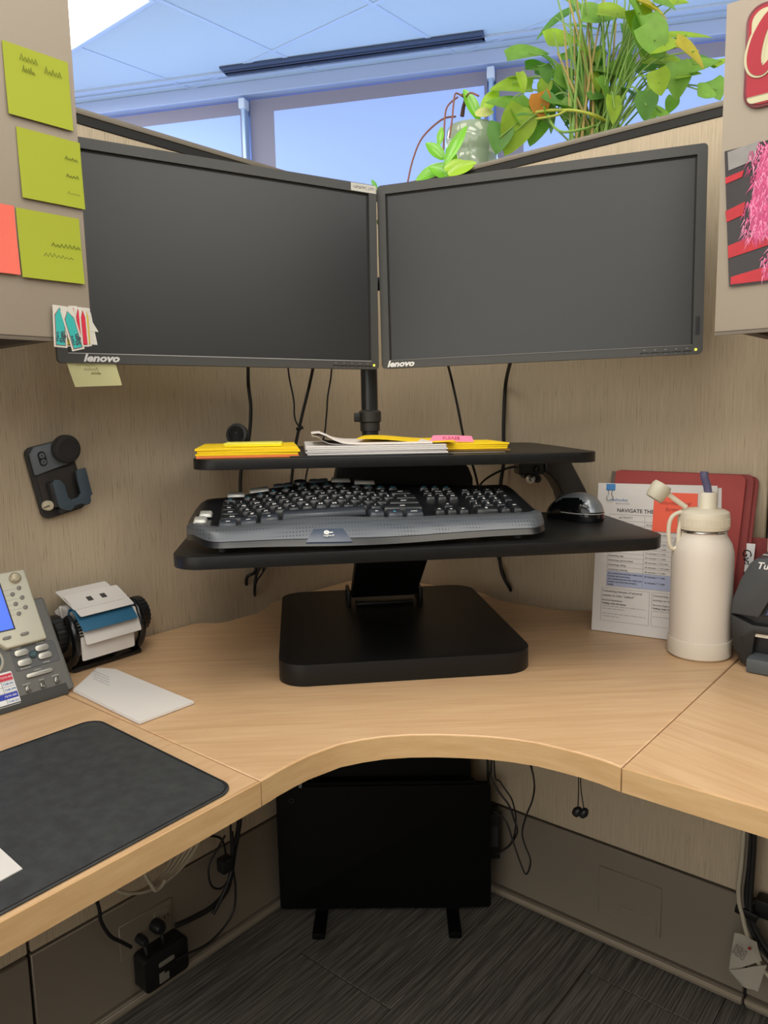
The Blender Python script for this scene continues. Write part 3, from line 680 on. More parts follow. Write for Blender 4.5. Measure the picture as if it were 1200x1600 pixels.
# ------------------------------------------------------------ cables
def cable(label, pts, r, m=CABLE, name='cable', group=None):
    o = MB().tube(pts, r, 8).build(name, m, None, 80); return tag(o, label, 'cable', group)
cable('thick black cable hanging from the left monitor beside the disc mount', [(0.1058,-0.4695,1.266),(0.0279,-0.4064,1.2204),(0.0299,-0.4042,1.1677),(0.0243,-0.4102,1.1013),(0.0126,-0.4225,1.0481),(0.0106,-0.4247,0.953),(0.0274,-0.407,0.8343),(0.0126,-0.4226,0.8072),(-0.0793,-0.3451,0.7124)], .0036)
cable('thin black cable curving down from the left monitor to a tied knot', [(0.1575,-0.415,1.265),(0.0864,-0.3448,1.2322),(0.0916,-0.3393,1.1858),(0.0917,-0.3391,1.1551),(0.095,-0.3357,1.1363),(0.1039,-0.3263,1.1253)], .0018)
c_ = cable('thick black cable slanting down behind the white papers', [(0.1944,-0.3762,1.2643),(0.1153,-0.3143,1.2183),(0.1038,-0.3264,1.1588),(0.092,-0.3388,1.0921),(0.0848,-0.3465,1.0245),(0.0769,-0.3548,0.9357),(0.0564,-0.3764,0.8674),(0.0309,-0.4032,0.827),(0.0241,-0.4104,0.7853),(-0.0905,-0.3132,0.6959)], .0034)
MB().box([(0.0984,-0.3321,1.1268)][0], (.012, .012, .006), Matrix.Rotation(.5, 3, 'X')).bevel(.001, 1).build('tie', CABLE, c_)
cable('thin black cable right of the slanting cable behind the curled page', [(0.2177,-0.3517,1.2639),(0.146,-0.2819,1.2308),(0.1406,-0.2877,1.1911),(0.1379,-0.2905,1.151),(0.1312,-0.2976,1.0974),(0.1074,-0.3226,1.0372),(0.0959,-0.3347,0.9485),(0.0413,-0.3923,0.8292),(0.0263,-0.4081,0.7964),(-0.0964,-0.3195,0.7041)], .0019)
cable('black cable slanting down from the right monitor beside the pole', [(0.3743,-0.1867,1.261),(0.323,-0.0954,1.2267),(0.3332,-0.0847,1.1586),(0.3426,-0.0748,1.0895),(0.357,-0.0596,1.0263),(0.3677,-0.0483,0.9625),(0.3904,-0.0244,0.8468),(0.4056,-0.0084,0.7803),(0.3528,0.1103,0.6989)], .0028)
cable('thick black cable hanging straight from the right monitor', [(0.4665,-0.0895,1.2592),(0.4052,-0.0088,1.2112),(0.4023,-0.0119,1.1289),(0.4024,-0.0118,1.0454),(0.3974,-0.017,0.9893),(0.3945,-0.0201,0.8897),(0.3985,-0.0159,0.8027),(0.4137,0.0001,0.7548),(0.355,0.1126,0.6956)], .0040)
cable('second black cable running beside the thick one behind the tray', [(0.3867,0.0008,0.857),(0.3919,0.0062,0.798),(0.397,0.0116,0.7606),(0.3313,0.1167,0.6831)], .0030)
cable('thin black cable looping from the shelf clamp to the hanging cables', [RF @ Vector(p) for p in ((.262, -.455, 1.045), (.235, -.44, 1.040), (.200, -.42, 1.020), (.185, -.40, .995), (.19, -.36, .96))], .0022)
cable('black cable standing up through the left desk notch', [(0.0007,-0.3624,0.8233),(-0.0069,-0.3704,0.7949),(-0.013,-0.3768,0.7516),(-0.0849,-0.3218,0.6987)], .0028)

# ------------------------------------------------------------ wall-mounted phone holder (left wall)
HM = frame((.0, -.868, 1.112), (0, .976, .218), (0, -.218, .976), (1, 0, 0))   # x right-ish along wall, y up, z out; tuned below
ph = thing('phone_holder', 'dark blue grey phone cradle with a round knob pinned to the left wall', 'phone holder', (0, -.81, 1.0))
def wp(px): return px
hc = [(0.02,-0.823,1.0612)][0]
HM = frame(Vector(hc)+Vector((-.02, 0, 0)), Vector((0, .978, -.0)).normalized(), (0, 0, 1), (1, 0, 0)) @ RZ(math.radians(11))
SL = mat('cradle_slate', '#6a737b', .5, bump=.1, bscale=800); SLD = mat('cradle_dark', '#2e2f31', .55); SLB = mat('cradle_blue', '#43525d', .5, bump=.1, bscale=800)
MB(HM).prism(rrect(-.040, -.066, .040, .058, .012, 5), .0005, .012).bevel(.003, 2).build('back_plate', SLD, ph)
up_ = MB(HM).prism([(-.037, .012), (.040, .018), (.040, .046), (.030, .058), (-.026, .058), (-.037, .048)], .012, .020); up_.bevel(.003, 2); uo = up_.build('upper_shell', SL, ph)
sl = MB(HM).prism(rrect(-.026, .024, -.013, .049, .0064, 6), .0195, .0212); sl.build('slot', GAP, uo)
for k in (0, 1): MB(HM @ T(-.0195, .031+k*.011, .0205)).ring([(.0015, 0), (.0045, 0), (.0045, .002), (.0015, .002), (.0015, 0)], 14).build('slot_ring', SL, uo)
MB(HM @ T(.022, .043, .018)).ring([(0, 0), (.021, 0), (.0240, .004), (.0240, .012), (.0220, .0155), (.0165, .0165), (.0160, .0155), (0, .0155)], 40).build('knob', mat('knob_black', '#2b2a2a', .6), ph)
# cradle: U-shaped fork standing off the plate
U = [(-.018, -.005), (-.018, -.048), (-.010, -.056), (.002, -.060), (.010, -.054), (.024, -.054), (.030, -.060), (.040, -.056), (.042, -.045), (.046, -.045), (.046, .004), (.028, .004), (.026, -.010), (.026, -.036), (.018, -.042), (.006, -.042), (.002, -.036), (.002, -.014), (-.004, -.004), (-.012, -.001)]
MB(HM).prism(U, .024, .030).bevel(.0015, 2).build('cradle_fork', SLB, ph)
ar = MB(HM); ar.bb((-.022, -.048, .012), (-.014, -.004, .028)).bb((.038, -.046, .012), (.046, .002, .028)).bb((-.016, -.060, .012), (.040, -.052, .026)); ar.bevel(.002, 2); ar.build('cradle_sides', SLD, ph)
MB(HM).prism(rrect(-.034, -.045, .036, .012, .006, 4), .0115, .0135).build('pad', mat('cradle_pad', '#3a3633', .7), ph)
sp = MB(HM @ T(-.030, -.042, .012)).ring([(0, 0), (.0085, 0), (.0085, .009), (.007, .011), (0, .011)], 24).build('screw_cap', mat('cap_ivory', '#cfc6ae', .4), ph)
MB(HM @ T(-.034, -.042, .0225)).bb((-.006, -.0008, 0), (.004, .0008, .0012)).build('screw_slit', GAP, sp)
# ------------------------------------------------------------ sticky notes and flags on the left cabinet door
def note(label, y0, y1, z0, z1, m, x=.3712, tilt=0., curl=.004, text_=None, name='sticky_note', seed=0):
    t = thing(name, label, 'sticky note', (x, (y0+y1)/2, z0))
    MB().sheet([(x, y0, z0), (x, y1, z0+tilt), (x, y1, z1+tilt), (x, y0, z1)], .0004, 8, lambda u, v: curl*(1-v)**2).build('paper', m, t)
    F = frame((x+.0012, y0, z0), (0, 1, 0), (0, 0, 1), (1, 0, 0))
    return t, F
INKN = mat('ink_note', '#5b6230', .7)
t, F = note('lime green sticky note at the top of the left cabinet door', -1.027, -.951, 1.500, 1.577, LIME, curl=.002)
for k, (a, b_, w_) in enumerate(((.018, .062, .02), (.020, .050, .014), (.046, .056, .02))): MB(F).tube(scribble(a, b_, w_, .008, 5, k), .0004, 4, False).build('scribble', INKN, t)
t, F = note('lime green sticky note in the middle of the left cabinet door', -1.019, -.943, 1.412, 1.489, LIME, curl=.002, tilt=0)
for k in range(3): MB(F).tube(scribble(.055, .014+.02*k, .016, .004, 4, k), .0004, 4, False).build('scribble', INKN, t)
t, F = note('lime green sticky note lowest on the left cabinet door', -1.027, -.951, 1.323, 1.400, LIME, curl=.003)
for k in range(3): MB(F).tube(scribble(.018+.01*k, .014+.013*k, .036, .005, 7, k+4), .0004, 4, False).build('scribble', INKN, t)
t, F = note('salmon pink sticky note beside the lowest lime note, cut by the frame', -1.105, -1.029, 1.325, 1.401, SALM, curl=.003)
# pale note under left monitor, stuck to its lower edge
q = [MML @ Vector(p) for p in ((-.255, .004, -.199), (-.186, .004, -.196), (-.196, .004, -.158), (-.267, .004, -.158))]
pn = thing('pale_sticky_note', 'pale yellow sticky note hanging under the left monitor logo', 'sticky note', q[0])
MB().sheet(q, .0005, 6, lambda u, v: -.003*(1-v)**2).build('paper', PALE, pn)
NF = frame(q[3]+Vector((0, 0, 0)), MML.to_3x3() @ Vector((1, 0, 0)), MML.to_3x3() @ Vector((0, 0, 1)), MML.to_3x3() @ Vector((0, -1, 0)))
for k in range(3): MB(NF).tube(scribble(.016+.010*k, -.010-.006*k, .026-.006*k, .005, 6, k+9), .0004, 4, False).build('scribble', mat('ink_faint', '#8f9070', .7), pn)
# arrow flags
TEAL = mat('flag_teal', '#35b3ae', .5); FRED = mat('flag_red', '#d42c46', .5); FYEL = mat('flag_yellow', '#d9c63a', .5); FBK = mat('flag_backing', '#d6d3c9', .6)
def flag(label, c, ang, m, z, w_=.0125, h_=.050, txt=False, name='arrow_flag', group=None):
    M = frame((.3712+z, c[0], c[1]), (0, 1, 0), (0, 0, 1), (1, 0, 0)) @ RZ(ang)
    t = thing(name, label, 'tape flag', M=M @ T(0, -h_/2, 0), group=group); M2 = T(0, h_/2, 0)
    MB(M2).bb((-w_/2-.002, -h_/2-.002, 0), (w_/2+.002, h_/2+.002, .0004)).build('backing', FBK, t, local=True)
    pr = [(-w_/2, -h_/2), (w_/2, -h_/2), (w_/2, h_/2-.009), (.0, h_/2), (-w_/2, h_/2-.009)]
    MB(M2).prism(pr, .0004, .0006).build('outline', mat('flag_outline', '#245a58' if m is TEAL else '#8c3a2c', .5), t, local=True)
    MB(M2).prism([(p[0]*.88, p[1]*.965) for p in pr], .0006, .0008).build('flag', m, t, local=True)
    if txt:
        text('lettering', 'Sign', .0085, INK, t, M2 @ T(.0022, -h_/2+.0105, .0010) @ RZ(math.pi/2), off=.0002); text('lettering', 'Here', .0055, INK, t, M2 @ T(-.0040, -h_/2+.0105, .0010) @ RZ(math.pi/2))
    return t
fp = thing('flag_card', 'white backing cards of tape flags overhanging the left cabinet corner', 'card', (.372, -.96, 1.25))
for k, (y0, y1, z0, z1) in enumerate(((-.990, -.945, 1.255, 1.2945), (-.975, -.9385, 1.252, 1.290), (-.96, -.936, 1.268, 1.286))):
    MB().sheet([(.3712+.0004*k, y0, z0), (.3712+.0004*k, y1, z0-.001), (.3712+.0004*k, y1-.006*k, z1), (.3712+.0004*k, y0, z1)], .0003, 1).build('card', FBK, fp)
flag('yellow arrow flag half hidden between the two teal flags', (-.9765, 1.270), .05, FYEL, .0013, .010, .042, True)
flag('red arrow flag directly right of the tilted teal flag', (-.9670, 1.273), .05, FRED, .0014, .007, .042)
flag('second red arrow flag from the tilted teal flag', (-.9615, 1.272), .04, FRED, .0022, .0065, .042)
flag('third red arrow flag, next to the yellow flag at the right', (-.9565, 1.271), .02, FRED, .0030, .0055, .042)
flag('narrow yellow arrow flag at the right end of the flags', (-.9515, 1.272), .0, FYEL, .0016, .005, .042)
flag('upright teal arrow flag reading Sign Here at the left', (-.9875, 1.270), -.04, TEAL, .0040, .0125, .045, True)
flag('tilted teal arrow flag reading Sign Here in front of the yellow flag', (-.9725, 1.267), .24, TEAL, .0050, .0125, .045, True)

# ------------------------------------------------------------ red sign and photo on the right cabinet door
RM = frame((0, -.3705, 0), (1, 0, 0), (0, 0, 1), (0, -1, 0))
sg = thing('tin_sign', 'red and cream enamel sign with a white script letter on the right cabinet', 'sign', (1.06, -.371, 1.53))
SR = mat('sign_red', '#a82030', .3); SC_ = mat('sign_cream', '#c9c4a0', .35); SD = mat('sign_maroon', '#6e1f28', .3)
MB(RM).prism(rrect(.967, 1.528, 1.150, 1.650, .020, 8), 0, .004).bevel(.0015, 2).build('plate', SD, sg)
MB(RM).prism(rrect(.9705, 1.5315, 1.1465, 1.6465, .018, 8), .004, .0052).bevel(.0005, 1).build('red_field', SR, sg)
MB(RM).prism(rrect(.9745, 1.575, 1.1425, 1.6425, [.001, .001, .015, .015], 8), .0052, .0058).build('cream_field', SC_, sg)
MB(RM).prism(rrect(.972, 1.534, 1.145, 1.5425, [.008, .008, .001, .001], 6), .0052, .0058).build('cream_strip', SC_, sg)
def script(pts, w0, m, nm, z):
    P_ = catmull([Vector((p[0], p[1], 0)) for p in pts], 8); L = []; R_ = []; n = len(P_)
    for i, p in enumerate(P_):
        t = (P_[min(i+1, n-1)]-P_[max(i-1, 0)]).normalized(); wd = w0*(.45+.9*math.sin(math.pi*min(1, i/(n-1)*1.15))**1.3)
        L.append((p.x-t.y*wd, p.y+t.x*wd)); R_.append((p.x+t.y*wd, p.y-t.x*wd))
    b = MB(RM); vs = [(q[0], q[1], zz) for zz in (z, z+.0006) for q in L+R_]; fs = []
    for i in range(n-1): fs += [(2*n+i, 2*n+i+1, 3*n+i+1, 3*n+i), (i, n+i, n+i+1, i+1), (i, i+1, 2*n+i+1, 2*n+i), (n+i, 3*n+i, 3*n+i+1, n+i+1)]
    b._add(vs, fs); return b.build(nm, m, sg)
cpts = [(1.012, 1.628), (.998, 1.634), (.985, 1.615), (.979, 1.592), (.981, 1.576), (.990, 1.571), (1.000, 1.582), (1.006, 1.598)]
script(cpts, .0085, SC_, 'letter_outline', .0058); script(cpts, .0062, SR, 'script_letter', .0066)
FP = thing('fur_photo', 'glossy photo print of pink shaggy fur above red seats on the right cabinet', 'photo', (1.03, -.371, 1.315))
pm = mat('photo_base', '#2b2427', .3, mottle=.4, mscale=30)
MB().sheet([(.959, -.3708, 1.314), (1.095, -.3708, 1.314), (1.085, -.3708, 1.492), (.947, -.3708, 1.485)], .0006, 8, lambda u, v: .002*(1-u)).build('print', pm, FP)
Fp = frame((0, -.3740, 0), (1, 0, 0), (0, 0, 1), (0, -1, 0))
PR = mat('photo_red', '#b81424', .3, mottle=.35, mscale=45); PG = mat('photo_grey', '#8d8a88', .3, mottle=.2, mscale=60)
MB(Fp).prism([(.953, 1.460), (.982, 1.466), (.990, 1.489), (.951, 1.483)], 0, .0003).build('picture_patch', PG, FP)
for q_ in ([(.9495, 1.452), (.972, 1.457), (.970, 1.449), (.950, 1.444)], [(.951, 1.410), (.975, 1.418), (.973, 1.402), (.953, 1.396)], [(.956, 1.366), (.985, 1.374), (1.010, 1.372), (1.010, 1.361), (.957, 1.350)], [(.961, 1.326), (.998, 1.333), (1.090, 1.333), (1.093, 1.3165), (.961, 1.3165)]):
    MB(Fp).prism(q_, 0, .0003).build('picture_patch', PR, FP)
rg = random.Random(5)
for li_, (cn, cc_) in enumerate((('photo_pink', '#d9538a'), ('photo_pink_pale', '#e88fb4'), ('photo_pink_dark', '#b83a72'))):
    fu = MB(Fp)
    for k in range(700):   # printed fur strands, flat
        v = rg.random(); z = 1.368+.120*v if k < 560 else 1.322+.034*rg.random()
        xl = (.979 - .006*math.sin((z-1.37)*55+li_)) if k < 560 else .996+.010*rg.random()
        if z > 1.475: xl += (z-1.475)*1.2
        x = rg.uniform(xl, 1.078); a = math.radians(rg.uniform(225, 300)); L = rg.uniform(.006, .014); wd = .0007
        dx, dy = math.cos(a), math.sin(a); zz = .0004+.0005*rg.random()
        fu._add([(x-dy*wd, z+dx*wd, zz), (x+dy*wd, z-dx*wd, zz), (x+dx*L, z+dy*L, zz)], [(0, 1, 2)])
    fu.build('picture_fur', mat(cn, cc_, .35, mottle=.3, mscale=90), FP)
MB(Fp).prism([(.985, 1.372), (.980, 1.40), (.984, 1.43), (.988, 1.46), (1.0, 1.486), (1.078, 1.489), (1.08, 1.372), (1.03, 1.366)], .0002, .0004).build('picture_patch', mat('photo_pink_deep', '#c4447a', .4, mottle=.4, mscale=50), FP)
# ------------------------------------------------------------ papers, folders, bottle, printer at right
def lean(label, name, cat, bl, br, tr, tl, m, th=.0012, sag=None, n=6, group=None):
    t = thing(name, label, cat, ((bl[0]+br[0])/2, (bl[1]+br[1])/2, bl[2]), group=group)
    MB().sheet([bl, br, tr, tl], th, n, sag).build('sheet' if cat == 'papers' else 'cover', m, t); return t
RED2 = mat('folder_red_dark', '#8e3a38', .7)
for k, (lb, xr, zt_, dy) in enumerate((('front red cardboard folder leaning on the right wall', .900, 1.036, 0), ('second red folder, its edge showing behind the front one', .912, 1.037, .0055), ('third red folder behind, curling at the right edge', .918, 1.034, .011))):
    t = thing('red_folder', lb, 'folder', (.80, -.10+dy, Z), group=None)
    x0_ = .660+.004*k
    b = MB(frame((0, -.092+dy, Z+.001), (1, 0, 0), Vector((0, .078, .286)).normalized(), Vector((0, -.286, .078)).normalized()))
    hh = (zt_-Z)/.9647 ; b.prism(rrect(x0_, 0, xr, hh-.004, [.002, .002, .012, .004], 5), 0, .0035 if k else .0045); b.bevel(.0008, 1); b.build('cover', RED if k == 0 else RED2, t)
    if k == 0:
        b = MB(frame((0, -.092, Z+.001), (1, 0, 0), Vector((0, .078, .286)).normalized(), Vector((0, -.286, .078)).normalized()))
        b.bb((x0_-.008, hh-.030, .001), (x0_+.001, hh-.006, .004)); b.build('spine_tab', mat('folder_tab_grey', '#6b5c54', .7), t)
tb = thing('tabbed_file', 'red file with a white handwritten tab low behind the label printer', 'file folder', (.93, -.05, Z))
MB().sheet([(.86, -.062, Z+.001), (.948, -.058, Z+.001), (.948, -.020, .925), (.86, -.022, .925)], .003, 2).build('cover', RED2, tb)
MB().sheet([(.905, -.052, .868), (.925, -.051, .868), (.9255, -.040, .917), (.907, -.041, .917)], .001, 2).build('white_tab', WHT, tb)
text('lettering', 'Gva', .021, mat('marker_black', '#111111', .6), tb, frame((.9155, -.0525, .893), (0, .22, -.975), (1, 0, 0), (0, -.975, -.22)), world=True)
cb = thing('cream_binder', 'cream binder edge at the right border behind the label printer', 'binder', (.965, -.06, Z))
MB().bb((.952, -.075, Z+.001), (1.01, -.005, 1.00)).bevel(.003, 2).build('cover', mat('binder_cream', '#cfc8b2', .6), cb)
MB().bb((.958, -.078, .80), (1.004, -.0755, .97)).build('spine_sheet', PAPER, cb)

bl, br, tl, trr = Vector((.668, -.134, Z+.0008)), Vector((.880, -.103, Z+.0008)), Vector((.643, -.058, 1.012)), Vector((.855, -.027, 1.014))
pp = thing('printed_sheets', 'printed activity chart sheets leaning on the red folders with a blue clip', 'papers', (bl+br)/2)
MB().sheet([bl, br, trr, tl], .0016, 6).build('sheet', PAPER, pp)
MB().sheet([bl+Vector((.012, .004, 0)), br+Vector((.010, .004, 0)), trr+Vector((.006, .004, -.004)), tl+Vector((.006, .004, -.004))], .0012, 4).build('sheet', PAPER, pp)
ex = (br-bl); ey = (tl-bl); W_, H_ = ex.length, ey.length; exn = ex.normalized(); N_ = ex.cross(ey).normalized(); eyn = N_.cross(exn)
PF = frame(bl+N_*.0020, exn, ey.normalized(), N_)      # sheet coordinates: x right, y up
def R_(mb, a, b, c, d): return mb.bb((a, b, 0), (c, d, .0002))
text('lettering', 'methodist', .0085, INKB, pp, PF @ T(.040, H_-.032, 0), world=True); text('lettering', 'HEALTH SYSTEM', .0035, INKG, pp, PF @ T(.048, H_-.039, 0), world=True)
text('lettering', 'NAVIGATE THE MILES', .0098, INK, pp, PF @ T(.038, H_-.052, 0), 'LEFT', world=True, off=.0002)
tbm = MB(PF); x0_, x1_, xm = .024, .196, .090; ys = H_-.060
yy = ys; R_(tbm, x0_, yy, x1_, yy+.0006)
rws = [.012]+[.0088]*11
for r_ in rws: yy -= r_; R_(tbm, x0_, yy, x1_, yy+.0005)
for x in (x0_, xm, x1_): R_(tbm, x, yy-.028, x+.0006, ys)
R_(tbm, x0_, yy-.028, x1_, yy-.0274)
tbm.build('table_rules', INKG, pp)
MB(PF).bb((x0_, yy-.028, -.0003), (x1_, yy, .0001)).build('shaded_rows', mat('row_blue', '#a9b2cf', .8), pp)
text('lettering', 'ACTIVITY', .0062, INK, pp, PF @ T(.055, ys-.006, 0), world=True); text('lettering', 'MILES', .0062, INK, pp, PF @ T(.14, ys-.006, 0), world=True)
acts = ['Walking, stroll (2 mph)', 'Walking, normal pace (3 mph)', 'Walking, brisk (4 mph)', 'Jogging, easy', 'Running', 'Biking, leisurely', 'Biking, fast', 'Swimming, laps', 'Swimming, synchronized', 'Gardening, raking', 'Gardening, planting']
mi = ['60 minutes = 2 miles', '60 minutes = 3 miles', '60 minutes = 4 miles', '1 mile = 1 mile', '20 minutes = 1 mile', '20 minutes = 1 mile', '15 minutes = 1 mile', '20 minutes = 1 mile', '60 minutes = 2.5 miles', '30 minutes = 1.25 miles', '30 minutes = 1 mile']
yv = ys-.012-.0052
for a_, b_ in zip(acts, mi): text('lettering', a_, .0046, INK, pp, PF @ T(x0_+.002, yv, .0001), 'LEFT', world=True); text('lettering', b_, .0046, INK, pp, PF @ T(xm+.003, yv, .0001), 'LEFT', world=True); yv -= .0088
for k, s_ in enumerate(('Any activity/exercise that makes you', 'breathe hard and sweat', 'Any activity/exercise that makes you', 'breathe very hard and perspire', 'heavily')): text('lettering', s_, .0043, INK, pp, PF @ T(x0_+.002, yy-.004-k*.0052, .0002), 'LEFT', world=True, off=.0001)
text('lettering', '20 minutes = 1 mile', .0046, INK, pp, PF @ T(xm+.003, yy-.005, .0002), 'LEFT', world=True, off=.0001); text('lettering', '15 minutes = 1 mile', .0046, INK, pp, PF @ T(xm+.003, yy-.016, .0002), 'LEFT', world=True, off=.0001)
yb0 = yy-.032; bx = MB(PF)
for a, b in ((.016, .104), (.108, .200)):
    for q_ in ((a, yb0-.062, b, yb0-.0614), (a, yb0-.0006, b, yb0), (a, yb0-.062, a+.0006, yb0), (b-.0006, yb0-.062, b, yb0)): R_(bx, *q_)
lines(bx, [(.019, .098, yb0-.034), (.019, .060, yb0-.039), (.019, .098, yb0-.048), (.019, .05, yb0-.053), (.111, .19, yb0-.034), (.111, .16, yb0-.044)], .0010, .0002)
bx.build('box_rules', INKG, pp)
for dx in (.018, .110):
    text('lettering', 'Converting minutes of physical', .0058, INK, pp, PF @ T(dx, yb0-.006, 0), 'LEFT', world=True); text('lettering', 'activity to miles "walked"', .0058, INK, pp, PF @ T(dx, yb0-.014, 0), 'LEFT', world=True)
    text('lettering', 'Exercise Equivalents', .0046, INK, pp, PF @ T(dx, yb0-.023, 0), 'LEFT', world=True); text('lettering', 'Walking, 3mph: 60 minutes', .0040, INK, pp, PF @ T(dx, yb0-.029, 0), 'LEFT', world=True, off=.0001)
# binder clip
bc = thing('binder_clip', 'blue binder clip with wire loops on the top left of the chart sheets', 'binder clip', (.666, -.06, 1.0))
CL = PF @ T(.0245, H_-.004, .0)
MB(CL).prism([(-.0085, -.010), (.0085, -.010), (.0085, .003), (-.0085, .003)], -.004, .0012).bevel(.0008, 1).build('clip_body', mat('clip_blue', '#3f83c4', .4), bc)
MB(CL).tube([(-.004, -.010, .0018), (-.003, -.018, .003), (-.0065, -.025, .004), (-.003, -.030, .004), (.003, -.030, .004), (.0065, -.025, .004), (.003, -.018, .003), (.004, -.010, .0018)], .0006, 6).build('wire_loop', CHR, bc)
# orange note
on_ = thing('orange_sticky_note', 'orange sticky note with handwriting on the chart sheets behind the bottle', 'sticky note', PF @ Vector((.142, H_-.09, .002)))
MB(PF).sheet([(.104, H_-.088, .001), (.180, H_-.088, .001), (.182, H_-.014, .001), (.106, H_-.014, .001)], .0005, 4).build('paper', mat('note_orange', '#f0654c', .75), on_)
text('lettering', 'Informational', .010, mat('ink_maroon', '#8c2e28', .7), on_, PF @ T(.143, H_-.034, .0016), world=True, shear=.2); text('lettering', 'forms', .010, mat('ink_maroon', '#8c2e28', .7), on_, PF @ T(.138, H_-.046, .0016), world=True, shear=.2)

BX, BY = .873, -.158
bt = thing('water_bottle', 'cream insulated water bottle with an open straw lid on the right of the desk', 'bottle', (BX, BY, Z))
O_ = T(BX, BY, 0)
MB(O_).ring([(0, Z+.0002), (.046, Z+.0002), (.0505, Z+.004), (.0512, Z+.030), (.0505, Z+.0315), (.0495, Z+.0318)], 56).build('silicone_boot', mat('boot_cream', '#d6cdbe', .6), bt)
MB(O_).ring([(.0493, Z+.028), (.0492, .905), (.0485, .918), (.0455, .931), (.0400, .941), (.0372, .945), (.0368, .950), (.0368, .953)], 56).build('bottle_body', CRM, bt)
MB(O_).ring([(.0372, .951), (.0378, .9525), (.0372, .9545)], 56).build('steel_ring', CHR, bt)
cp = MB(O_).ring([(.0368, .9555), (.0392, .9565), (.0398, .959), (.0398, .981), (.0388, .9845), (.0330, .9880), (.0180, .9900), (0, .990)], 64).build('lid', CRM2, bt)
kn = MB(O_)
for k in range(60):
    a = 2*math.pi*k/60; kn.box((.0400*math.cos(a), .0400*math.sin(a), .9685), (.0012, .0026, .014), Matrix.Rotation(a, 3, 'Z'))
kn.build('lid_grip', CRM2, cp)
Ls = RF.to_3x3()
cu = (Vector((.7, .72, 0)))  # screen-right-ish direction
cu = Vector((math.cos(math.radians(40)), math.sin(math.radians(40)), 0))
sc_ = Vector((BX, BY, 0))+cu*.006
MB(T(sc_.x, sc_.y, 0)).ring([(.0150, .985), (.0138, .992), (.0135, 1.014), (.0120, 1.0165), (0, 1.0165)], 32).build('spout', CRM2, bt)
MB().tube([(sc_.x, sc_.y, 1.012), (sc_.x-.003*cu.x, sc_.y-.003*cu.y, 1.028), (sc_.x-.008*cu.x, sc_.y-.008*cu.y, 1.042), (sc_.x-.008*cu.x, sc_.y-.008*cu.y, 1.051)], .0065, 16, flat=.7).build('straw', mat('straw_purple', '#5a5878', .4), bt)
# flip cap raised to the left on a hinge arm
hp = Vector((BX, BY, .992))-cu*.030; tipc = Vector((BX, BY, 1.021))-cu*.076
MB().tube([hp, hp+(tipc-hp)*.5+Vector((0, 0, .002)), hp+(tipc-hp)*.75+Vector((0, 0, .004))], .0042, 10, flat=.6).build('hinge_arm', CRM2, bt)
ax = (Vector((0, 0, 1))*.62-(-cu)*(-.78)).normalized()
ax = (cu*.55+Vector((0, 0, .83))).normalized(); s1 = ax.cross(Vector((0, 1, 0))).normalized(); s2 = ax.cross(s1)
MB(frame(tipc, s1, s2, ax)).ring([(.0, .012), (.0145, .012), (.0155, .009), (.0165, .007), (.0150, -.012), (.0135, -.016), (.012, -.016), (.0125, .006), (0, .007)], 32).build('flip_cap', mat('cap_translucent', '#dcd6c0', .35, trans=.25), bt)
lp_ = [Vector((BX, BY, .985))-cu*.038, Vector((BX, BY, .978))-cu*.052, Vector((BX, BY, .960))-cu*.058, Vector((BX, BY, .930))-cu*.056, Vector((BX, BY, .923))-cu*.049, Vector((BX, BY, .930))-cu*.042, Vector((BX, BY, .955))-cu*.041, Vector((BX, BY, .975))-cu*.036]
MB().tube(lp_, .0035, 10).build('carry_loop', CRM2, bt)
# ------------------------------------------------------------ label printer
lpn = thing('label_printer', 'black and dark grey label printer at the right border of the desk', 'label printer', (1.01, -.10, Z))
PRM = frame((0, -.180, 0), (1, 0, 0), (0, 0, 1), (0, 1, 0))  # x, z; extrude back along y
GR = mat('printer_grey', '#3f4347', .35, bump=.05, bscale=900); DK = mat('printer_black', '#1f1f20', .4)
side = [(.945, Z+.001), (.934, .770), (.926, .800), (.925, .820), (.930, .850), (.940, .882), (.953, .910), (.962, .919), (.985, .922), (1.075, .922), (1.095, .900), (1.102, .82), (1.090, Z+.001)]
MB(PRM).prism(side, .01, .165).bevel(.004, 3).build('housing', DK, lpn)
shell = [(.928, .825), (.930, .850), (.940, .882), (.953, .910), (.962, .9195), (.985, .9235), (1.075, .9235), (1.095, .90), (1.10, .83), (1.07, .83), (1.055, .875), (.990, .868), (.970, .825)]
MB(PRM).prism(shell, -.004, .158).bevel(.003, 2).build('top_cover', GR, lpn)
MB(PRM).prism([(.975, .827), (.994, .866), (1.053, .872), (1.068, .832)], .000, .012).bevel(.002, 1).build('window', mat('printer_window', '#39445c', .15), lpn)
MB(PRM).prism([(.932, .775), (.928, .825), (.962, .812), (1.085, .815), (1.09, .80), (.966, .798), (.962, .748), (.947, .745)], -.006, .012).bevel(.003, 2).build('front_frame', DK, lpn)
MB(PRM).bb((.964, .793, -.003), (1.08, .803, .006)).build('label_strip', mat('label_paper', '#d9d0c0', .6), lpn)
MB(PRM).bb((.960, Z+.001, -.030), (1.085, .764, .012)).bevel(.004, 2).build('front_tray', mat('tray_grey', '#545a5e', .4), lpn)
MB(PRM).bb((.944, .782, -.0065), (.950, .790, -.004)).build('latch_mark', GAP, lpn)
text('lettering', 'Turbo', .015, WHT, lpn, frame((.9635, -.1855, .9085), (1, 0, 0), (0, 0, 1), (0, -1, 0)), 'LEFT', world=True, shear=.3, off=.0003)
MB().bb((.968, -.170, .9235), (.985, -.166, .924)).build('lettering_line', WHT, lpn)

